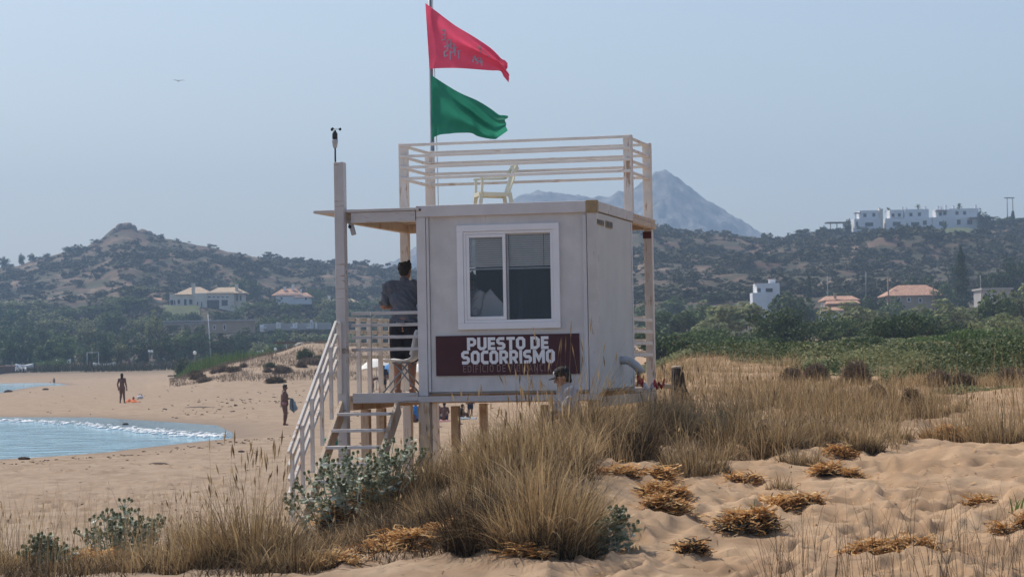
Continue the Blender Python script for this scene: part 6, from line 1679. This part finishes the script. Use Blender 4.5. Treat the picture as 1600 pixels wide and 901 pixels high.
ol = (fbm(X / 3.2, D / 7, 171, 2) + .18 * (rng.random(m_) - .5)) > .13
for sel, mat, lab in ((~ol, 'lf_cover', 'dark green leafy ground cover spreading behind the dune on the right'), (ol, 'lf_olive', 'paler olive patches in the ground cover behind the dune on the right')):
    V_ = V.reshape(m_, 4, 3)[sel].reshape(-1, 3); me = npmesh('ground_cover', V_, np.arange(len(V_)).reshape(-1, 4)); me.materials.append(MT[mat]); tag(link('ground_cover', me, None), lab, kind='stuff')

# round dry cushion bushes
def cushion(px, py, wpx, hpx, label, mat='cushion', group='dry cushion bushes', n=2600, ymin=12):
    p = hit(px, py, ymin, 320); s = p.y / F; wd = wpx * s; h = hpx * s
    r = np.random.default_rng(int(px + py)); d = r.normal(size=(n, 3)); d[:, 2] = np.abs(d[:, 2]); d /= np.linalg.norm(d, axis=1)[:, None]
    rr = r.uniform(.55, 1.0, n)[:, None] * (1 + .18 * fbm(d[:, 0] * 3 + px, d[:, 1] * 3, 9, 2))[:, None]
    c = d * rr * np.array([wd / 2, wd / 2, h]); a = d + r.normal(size=(n, 3)) * .5; a /= np.linalg.norm(a, axis=1)[:, None]; b = np.cross(a, r.normal(size=(n, 3))); b /= np.linalg.norm(b, axis=1)[:, None]
    L = wd * .10; V = np.stack([c - a * L, c - b * L * .13, c + a * L * .7, c + b * L * .13], 1).reshape(-1, 3)
    t = empty('cushion_bush', p, 0, label=label, cat='bush', group=group); me = npmesh('twigs', V, np.arange(4 * n).reshape(-1, 4)); me.materials.append(MT[mat]); tag(link('twigs', me, None, t), kind='stuff')
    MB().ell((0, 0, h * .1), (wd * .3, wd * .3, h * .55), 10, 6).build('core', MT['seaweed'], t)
for px, py, w_, h_, lab in ((1338, 600, 52, 38, 'biggest round dry cushion bush at the edge of the green ground cover'), (1275, 594, 44, 26, 'round dry cushion bush left of the biggest one'), (1238, 596, 40, 22, 'low dry cushion bush, leftmost of the row by the ground cover'), (1372, 618, 30, 18, 'small dry cushion bush in the sandy gap'),
                            (1468, 602, 46, 24, 'dry cushion bush behind the compact dark based tuft'), (1505, 602, 40, 20, 'flat dry cushion bush right of the dark based tuft'), (1116, 556, 22, 12, 'small round dry bush at the left end of the ground cover'), (1155, 554, 28, 10, 'pale flat dry bush on the ground cover'), (1580, 600, 50, 26, 'dry cushion bush at the right edge of the photo')):
    cushion(px, py, w_, h_, lab)
for px, py, w_, h_, lab in ((985, 715, 70, 42, 'added dark twig clump painting shade inside the grass hummock under the hut corner'), (1108, 690, 50, 30, 'added dark twig clump painting shade in the grass band below the stump'), (1190, 695, 56, 32, 'added dark twig clump painting shade in the middle of the grass band'), (1425, 640, 46, 34, 'added dark twig clump painting shade inside the compact tuft beyond the sandy gap'), (745, 845, 90, 60, 'added dark twig clump painting shade inside the dense tuft left of the tallest one')):
    cushion(px, py, w_, h_, lab, 'grassd', 'dark shade clumps among the grass', 1800)  # dark clumps added to paint the shade at the tuft bases
for px, py, w_, h_, mat, lab in ((477, 561, 32, 17, 'seaweed', 'dark round bush on the crest of the dune behind the beach'), (470, 573, 19, 11, 'cushion', 'grey round bush below the dark one on the dune crest'), (486, 566, 13, 8, 'cushion', 'small grey bush right of the dark bush on the dune crest'), (422, 575, 22, 10, 'seaweed', 'dark low bush halfway up the dune behind the beach'), (430, 598, 36, 10, 'grassd', 'brown bush at the foot of the dune behind the boy'), (498, 566, 20, 12, 'seaweed', 'dark bush on the dune just left of the stair rail'),
                                 (310, 592, 30, 10, 'grassd', 'brown bush at the left foot of the dune'), (45, 585, 40, 9, 'lf_scrub', 'dark scrub patch on the far sand by the boats'), (75, 586, 30, 8, 'lf_scrub', 'dark scrub patch right of the boats'), (130, 581, 26, 6, 'lf_scrub', 'small dark scrub below the goal frame'), (2, 586, 24, 9, 'lf_scrub', 'dark scrub at the left edge below the shed')):
    cushion(px, py, w_, h_, lab, 'grassd' if mat == 'grassd' else ('lf_dark' if mat == 'seaweed' else mat), 'bushes on the far dunes', 900, 60)

for k in range(16):
    px = rng.uniform(300, 520); cushion(px, np.interp(px, [300, 470, 520], [583, 556, 560]) + rng.uniform(2, 26), rng.uniform(14, 34), rng.uniform(6, 12), 'low brown bush on the dune behind the beach, left of the stair rail', 'cushion' if k % 3 else 'grassd', 'low brown bushes on the dune behind the beach', 700, 60)
for px, D, wv, tp, mat, lab in ((1075, 118, 90, 527, 'lf_dark', 'round dark bush at the left end of the ground cover'), (1145, 125, 80, 531, 'lf_mid', 'round green bush right of the first dark one in the ground cover'), (1268, 112, 100, 534, 'lf_olive', 'pale olive bush in the middle of the ground cover'), (1345, 122, 90, 526, 'lf_dark', 'round dark bush behind the biggest cushion bush'),
                                (1440, 108, 110, 532, 'lf_mid', 'green bush in the ground cover below the very wide dark bush'), (1590, 112, 110, 524, 'lf_dark', 'dark bush at the right end of the ground cover'), (1200, 95, 60, 545, 'lf_mid', 'small green bush near the front of the ground cover'), (1480, 88, 70, 552, 'lf_dark', 'small dark bush near the front of the ground cover at right')):
    bush(px, D, wv, tp, mat, 2600, .085, lab)
for px, D, wv, tp, mat, lab in ((262, 720, 30, 484, 'lf_mid', 'green shrub at the lower left corner of the villa lawn'), (300, 722, 36, 486, 'lf_dark', 'dark shrub at the lower right corner of the villa lawn'), (280, 715, 30, 489, 'lf_mid', 'low green shrub below the middle of the villa lawn'), (345, 735, 40, 482, 'lf_dark', 'dark shrub below the wide window of the cream villa'), (370, 735, 40, 478, 'lf_mid', 'green shrub below the right end of the cream villa')):
    bush(px, D, wv, tp, mat, 900, .4, lab)
# scraps of leaf and twig over the open sand
def litter(name, n, region, L, W, mat, label):
    px, D = region(n); X = (px - 800) / F * D; k = fbm(X / 1.1, D / 1.1, 191, 2) > -.05; X, D = X[k], D[k]; n = len(X); a = rng.uniform(0, 6.28, n); l_ = rng.uniform(*L, n); w_ = rng.uniform(*W, n)
    z = height(X, D) + .008; c, s = np.cos(a), np.sin(a); dz = rng.uniform(0, .03, n); up = rng.uniform(.002, .012, n)
    V = np.stack([np.stack([X - c * l_ / 2, D - s * l_ / 2, z], 1), np.stack([X - s * w_, D + c * w_, z + up], 1), np.stack([X + c * l_ / 2, D + s * l_ / 2, z + dz], 1), np.stack([X + s * w_, D - c * w_, z + up], 1)], 1).reshape(-1, 3)
    me = npmesh(name, V, np.arange(4 * n).reshape(-1, 4)); me.materials.append(MT[mat]); tag(link(name, me, None), label, kind='stuff')
litter('leaf_litter', 1500, lambda n: (rng.uniform(900, 1650, n), 1 / rng.uniform(1 / 31, 1 / 16.5, n)), (.04, .13), (.004, .009), 'deadleaf', 'single orange and straw coloured leaf scraps strewn over the open sand')
litter('twig_litter', 1100, lambda n: (rng.uniform(520, 1650, n), 1 / rng.uniform(1 / 31, 1 / 16.5, n)), (.05, .22), (.002, .005), 'blackleaf', 'dark twigs and rotten scraps strewn over the open sand')
litter('beach_twigs', 900, lambda n: (rng.uniform(-20, 500, n), 1 / rng.uniform(1 / 58, 1 / 25, n)), (.05, .25), (.004, .010), 'blackleaf', 'dark twigs and scraps strewn over the near beach')
# heaps of dead sand lily leaves
def heap(px, py, wpx, hpx, n, label, mat='deadleaf', dark=.3, lmul=1.0, group='heaps of dead leaves on the sand'):
    p = hit(px, py - hpx * .35, 12, 120); s = p.y / F; wd = wpx * s * 1.5; h = hpx * s * .62; n = int(n * 2.2); r = np.random.default_rng(int(px * 3 + py))
    nl = max(2, int(wpx / 16)); lc = np.stack([r.uniform(-.75, .75, nl), r.uniform(-.6, .6, nl)], 1); lw = r.uniform(.22, .5, nl); lh = r.uniform(.35, .95, nl)
    t = empty('leaf_heap', p, 0, label=label, cat='dead leaves', group=group)
    def strips(k, lo, hi):
        # curled strap leaves lying over the mound
        a = r.uniform(0, 6.28, k); d = np.abs(r.normal(size=k)) * .72
        lb = r.integers(0, nl, k); cx = (lc[lb, 0] + np.cos(a) * d * lw[lb]) * wd / 2; cy = (lc[lb, 1] + np.sin(a) * d * lw[lb]) * wd / 2 * .8
        cz = h * lh[lb] * np.exp(-d ** 2 * 1.4) * r.uniform(lo, hi, k) + height(p.x + cx, p.y + cy) - p.z
        ang = r.uniform(0, 6.28, k); L = r.uniform(.10, .32, k) * lmul; W = r.uniform(.007, .015, k); cur = r.uniform(-6, 6, k); lift = r.uniform(-.25, .42, k); rows = []
        for i in range(6):
            q = i / 5 - .5; th = ang + cur * q * .6
            x = cx + np.cos(th) * L * q; y = cy + np.sin(th) * L * q; z = cz + L * (lift * q + .16 * np.abs(np.sin(cur * q))) + .008
            wx = -np.sin(th) * W * .5; wy = np.cos(th) * W * .5; tz = W * r.uniform(-.5, .5, k)
            rows += [np.stack([x - wx, y - wy, z - tz], 1), np.stack([x + wx, y + wy, z + tz], 1)]
        V = np.stack(rows, 1).reshape(-1, 3); q_ = np.array([[2 * i, 2 * i + 1, 2 * i + 3, 2 * i + 2] for i in range(5)])
        return V, (np.arange(k)[:, None, None] * 12 + q_[None]).reshape(-1, 4)
    V, Q = strips(n, .45, 1.05); me = npmesh('leaves', V, Q); me.materials.append(MT[mat]); tag(link('leaves', me, None, t), kind='stuff')
    if dark:
        V, Q = strips(int(n * dark) + 4, .0, .45); me = npmesh('rotten_leaves', V, Q); me.materials.append(MT['blackleaf']); tag(link('rotten_leaves', me, None, t), kind='stuff')
    return t
for px, py, w_, h_, n, lab in ((668, 862, 130, 46, 620, 'big spilled heap of orange dead leaves in the middle foreground'), (575, 812, 90, 50, 360, 'mixed grey and orange leaf heap at the foot of the main sea holly'), (832, 866, 46, 12, 90, 'small orange leaf heap below the broad middle tuft'), (915, 874, 90, 12, 170, 'thin spread of orange leaves right of the broad middle tuft'),
        (1000, 752, 74, 16, 200, 'upper left orange leaf heap on the open sand'), (1052, 778, 66, 24, 240, 'middle orange leaf heap of the three left on open sand'), (1038, 808, 62, 26, 240, 'lowest orange leaf heap of the three left on open sand'), (1172, 838, 74, 48, 420, 'round heap of orange leaves with a green sprout and a black side'), (1240, 800, 72, 26, 280, 'long orange leaf heap right of the sprouting one'),
        (1296, 752, 66, 26, 260, 'orange leaf heap on the upper right sand'), (1312, 718, 60, 12, 110, 'thin orange leaf litter above the upper right heap'), (1400, 880, 100, 34, 320, 'orange leaf heap among thin stalks at lower right'), (1515, 700, 80, 34, 320, 'orange leaf heap on the bank at far right'), (1085, 865, 34, 12, 70, 'small dark leaf heap on the lower sand'),
        (1176, 755, 50, 10, 60, 'sparse orange leaves between two heaps'), (1530, 792, 40, 12, 60, 'small brown leaf scatter at right'), (1590, 830, 50, 18, 90, 'brown leaf scatter at the right edge'), (110, 890, 110, 30, 160, 'orange leaves under the left sea holly'), (490, 890, 90, 20, 160, 'brown leaf litter at the foot of the left grass')):
    heap(px, py, w_, h_, n, lab, dark=.9 if 'dark' in lab or 'black' in lab or 'grey' in lab else .18, group=None)
def sprout(px, py, hpx, n, label):
    p = hit(px, py, 12, 120); r = np.random.default_rng(int(px)); t = empty('green_sprout', p, 0, label=label, cat='plant')
    h = hpx * p.y / F; B = np.stack([r.normal(size=n) * .03, r.normal(size=n) * .03, np.zeros(n)], 1); V, Q = blades(r, B, h * r.uniform(.6, 1.1, n), r.uniform(.1, .6, n), np.full(n, .022), 5)
    me = npmesh('leaves', V, Q); me.materials.append(MT['greenblade']); link('leaves', me, None, t)
sprout(1178, 815, 42, 7, 'green strap leaves sprouting from the round orange heap'); sprout(1588, 800, 40, 6, 'green strap leaves at the right edge of the sand'); sprout(232, 838, 44, 4, 'two green strap leaves beside the left sea holly'); sprout(118, 880, 30, 4, 'green strap leaves low in the bottom left plants')

# sea holly
HEAD = MB().ell((0, 0, 0), (.016, .016, .021), 7, 5).mesh('flower_head'); HEAD.materials.append(MT['hollyhead'])
def sea_holly(px, py, wpx, hpx, nst, label):
    p = hit(px, py, 12, 120); s = p.y / F; wd = wpx * s; h = hpx * s; r = np.random.default_rng(int(px)); rr = random.Random(int(px))
    t = empty('sea_holly', p, 0, label=label, cat='plant'); st = MB(); LV = []; HV = []; BV = []
    def leaf(c, d, L, W, nrm):
        # lobed spiny leaf: a five pointed fan
        d = d / np.linalg.norm(d); sdv = np.cross(d, nrm); sdv /= np.linalg.norm(sdv) + 1e-9
        q = [c - d * L * .1, c + d * L * .25 - sdv * W * .55, c + d * L * .45 - sdv * W * .28, c + d * L * .8 - sdv * W * .45, c + d * L * .75 - sdv * W * .1, c + d * L, c + d * L * .75 + sdv * W * .1, c + d * L * .8 + sdv * W * .45, c + d * L * .45 + sdv * W * .28, c + d * L * .25 + sdv * W * .55]
        return q
    lv = []; hv = []; hc = []
    for k in range(nst):
        a = rr.uniform(0, 6.28); d = math.sqrt(rr.random()); x = math.cos(a) * d * wd / 2; y = math.sin(a) * d * wd / 2 * .7; gzv = gz(p.x + x, p.y + y) - p.z
        hh = h * (1 - .45 * d * d) * rr.uniform(.55, 1.02); tip = Vector((x * 1.12, y * 1.12, gzv + hh)); b_ = Vector((x * .72, y * .72, gzv - .02)); mid = b_.lerp(tip, .55) + Vector((rr.uniform(-.03, .03), rr.uniform(-.03, .03), 0))
        st.tube([b_, mid, tip], [.006, .005, .004], 5, False)
        ends = [tip]
        for j in range(rr.randint(2, 4)):
            aa = rr.uniform(0, 6.28); q = mid.lerp(tip, rr.uniform(.2, .8)); e2 = q + Vector((math.cos(aa) * .07, math.sin(aa) * .07, rr.uniform(.03, .09))); st.tube([q, e2], [.004, .003], 4, False); ends.append(e2)
        for e2 in ends:
            hc.append(e2)
            for j in range(7):
                aa = 2 * math.pi * j / 7 + rr.random(); dd = np.array([math.cos(aa), math.sin(aa), .25 + .3 * rr.random()]); lv.append((np.array(e2), leaf(np.array(e2) - [0, 0, .012], dd, rr.uniform(.035, .055), .022, np.array([0, 0, 1.]) - dd * .3)))
        for j in range(rr.randint(7, 12)):
            q = b_.lerp(tip, rr.uniform(.12, .95)); aa = rr.uniform(0, 6.28); dd = np.array([math.cos(aa), math.sin(aa), rr.uniform(-.1, .7)]); lv.append((None, leaf(np.array(q), dd, rr.uniform(.06, .11), rr.uniform(.05, .08), np.array([rr.uniform(-.5, .5), rr.uniform(-.5, .5), 1.]))))
    me = bpy.data.meshes.new('leaves'); V = np.concatenate([np.array(q) for _, q in lv]); me.from_pydata(V.tolist(), [], [tuple(range(10 * i, 10 * i + 10)) for i in range(len(lv))]); me.materials.append(MT['holly']); tag(link('leaves', me, None, t), kind='stuff')
    st.build('stems', MT['holly'], t)
    for c in hc:
        o = link('flower_head', HEAD, None, t); o.location = c + Vector((0, 0, .008)); o.rotation_euler = (rr.uniform(-.5, .5), rr.uniform(-.5, .5), 0)
    return t
sea_holly(560, 800, 215, 112, 74, 'large grey green sea holly in front of the hut stairs')
sea_holly(190, 875, 125, 96, 46, 'sea holly with dark round heads at lower left')
sea_holly(75, 890, 90, 60, 20, 'smaller sea holly in the bottom left corner')
sea_holly(962, 858, 56, 66, 18, 'small pale sea holly on the sand right of the broad middle tuft')
sea_holly(1130, 668, 40, 22, 7, 'tiny grey sea holly in the grass band right of the stump')
p = hit(563, 775, 12, 60); n = 30; r = np.random.default_rng(8); V, Q = leaf_cloud(r, n, (.10, .06, .07), .035, 5); me = npmesh('yellow_flower', V, Q); me.materials.append(MT['yellowfl']); o = link('yellow_flower', me, None); o.location = at(563, 752, p.y - .35); tag(o, 'small yellow flower cluster in the middle of the large sea holly', 'flower')

# driftwood stump, red cloth
sp = hit(1060, 625, 25, 80); s = sp.y / F
mb = MB(); r = random.Random(4); t = empty('driftwood_stump', sp, 0, label='dark weathered driftwood stump with a pale top standing in the dry grass', cat='stump')
hgt = (at(1058, 571, sp.y).z - sp.z); wv = 22 * s
def gnarl(x0, y0, x1, y1, z0, z1, r0, r1, seed):
    mb = MB(); n = 12; m_ = 10; vs = []; fs = []
    for i in range(m_ + 1):
        u = i / m_; cx, cy = x0 + (x1 - x0) * u, y0 + (y1 - y0) * u; rad = r0 + (r1 - r0) * u
        for k in range(n):
            a = 2 * math.pi * k / n; q = rad * (1 + .35 * float(fbm(np.array(math.cos(a) * 1.6 + seed), np.array(math.sin(a) * 1.6 + u * 3), seed, 3))); vs.append((cx + q * math.cos(a), cy + q * math.sin(a), z0 + (z1 - z0) * u))
    for i in range(m_):
        for k in range(n): fs.append((i * n + k, i * n + (k + 1) % n, (i + 1) * n + (k + 1) % n, (i + 1) * n + k))
    fs.append(tuple(m_ * n + k for k in range(n))); return mb.add(vs, fs, True)
gnarl(-.05, 0, -.02, 0, -.2, hgt * .93, wv * .40, wv * .34, 3).build('trunk', MT['drift'], t); gnarl(.12, 0, .06, 0, -.2, hgt * .82, wv * .24, wv * .18, 5).build('limb', MT['drift'], t); gnarl(.35, -.05, .12, 0, -.2, hgt * .35, wv * .12, wv * .10, 7).build('root', MT['drift'], t)
MB().ell((-.02, 0, hgt * .95), (wv * .38, wv * .36, .035), 12, 6).build('cut_top', MT['driftpale'], t)
MB().tube([(-1.2, 1.5, .35), (-.6, 1.2, .30), (.0, 1.0, .22)], [.03, .05, .04], 7).build('fallen_branch', MT['driftpale'], t)
def hung_cloth(px0, px1, pyt, pyb, D, mat, label, seed):
    a = at(px0, pyt, D); b_ = at(px1, pyb, D); n = 12; vs = []; fs = []
    for i in range(n + 1):
        for j in range(9):
            u, v = i / n, j / 8; sag = .05 * math.sin(math.pi * u)
            vs.append(((b_.x - a.x) * u, .03 * math.sin(7 * u + seed) + .015 * math.sin(5 * v + 6 * u), -v * (a.z - b_.z) - sag * (1 - v) + .03 * math.sin(3 * u * seed)))
    for i in range(n):
        for j in range(8): fs.append((i * 9 + j, (i + 1) * 9 + j, (i + 1) * 9 + j + 1, i * 9 + j + 1))
    o = MB().add(vs, fs, True).build('red_cloth', MT[mat]); o.location = a; md = o.modifiers.new('t', 'SOLIDIFY'); md.thickness = .01; return tag(o, label, 'cloth')
hung_cloth(996, 1006, 584, 602, 34.6, 'redcloth', 'narrow red cloth in the grass at the foot of the rear post', 2)
hung_cloth(1021, 1038, 594, 605, 34.4, 'redcloth', 'wider red cloth in the grass right of the rear post', 5)
hung_cloth(1006, 1021, 598, 610, 34.5, 'whitecloth', 'pale cloth between the two red cloths in the grass', 3)

# a gull high over the bay
g = at(279, 126.5, 180); t = empty('gull', g, R(20), label='tiny gull gliding high in the sky at upper left', cat='bird')
w_ = .42 * 180 / F * 10
MB().ell((0, 0, 0), (.06, .20, .06), 10, 8).build('body', MT['greyplastic'], t)
for s_ in (-1, 1): MB().add([(0, -.06, .02), (0, .08, .02), (s_ * .28, .10, .07), (s_ * .28, -.03, .07), (s_ * .55, -.04, .03), (s_ * .28, .10, .055), (0, .08, .0)], [(0, 1, 2, 3), (3, 2, 4), (1, 6, 5, 2)]).build('wing', MT['dark'], t)
# ------------------------------------------------------------------ the air over the bay
def build_haze():
    m = bpy.data.materials.new('haze_air'); m.use_nodes = True; nt = m.node_tree; nt.nodes.clear()
    o = N(nt, 'ShaderNodeOutputMaterial'); v = N(nt, 'ShaderNodeVolumePrincipled')
    v.inputs['Color'].default_value = (.50, .70, .97, 1); v.inputs['Density'].default_value = .00030
    v.inputs['Anisotropy'].default_value = .0
    nt.links.new(v.outputs[0], o.inputs['Volume'])
    ob = link('haze', MB().box(-4300, 4300, -4300, 4300, -2.3, 330).mesh('haze'), m)
    tag(ob, 'pale blue sea haze in the air over the whole bay', kind='stuff')
build_haze()
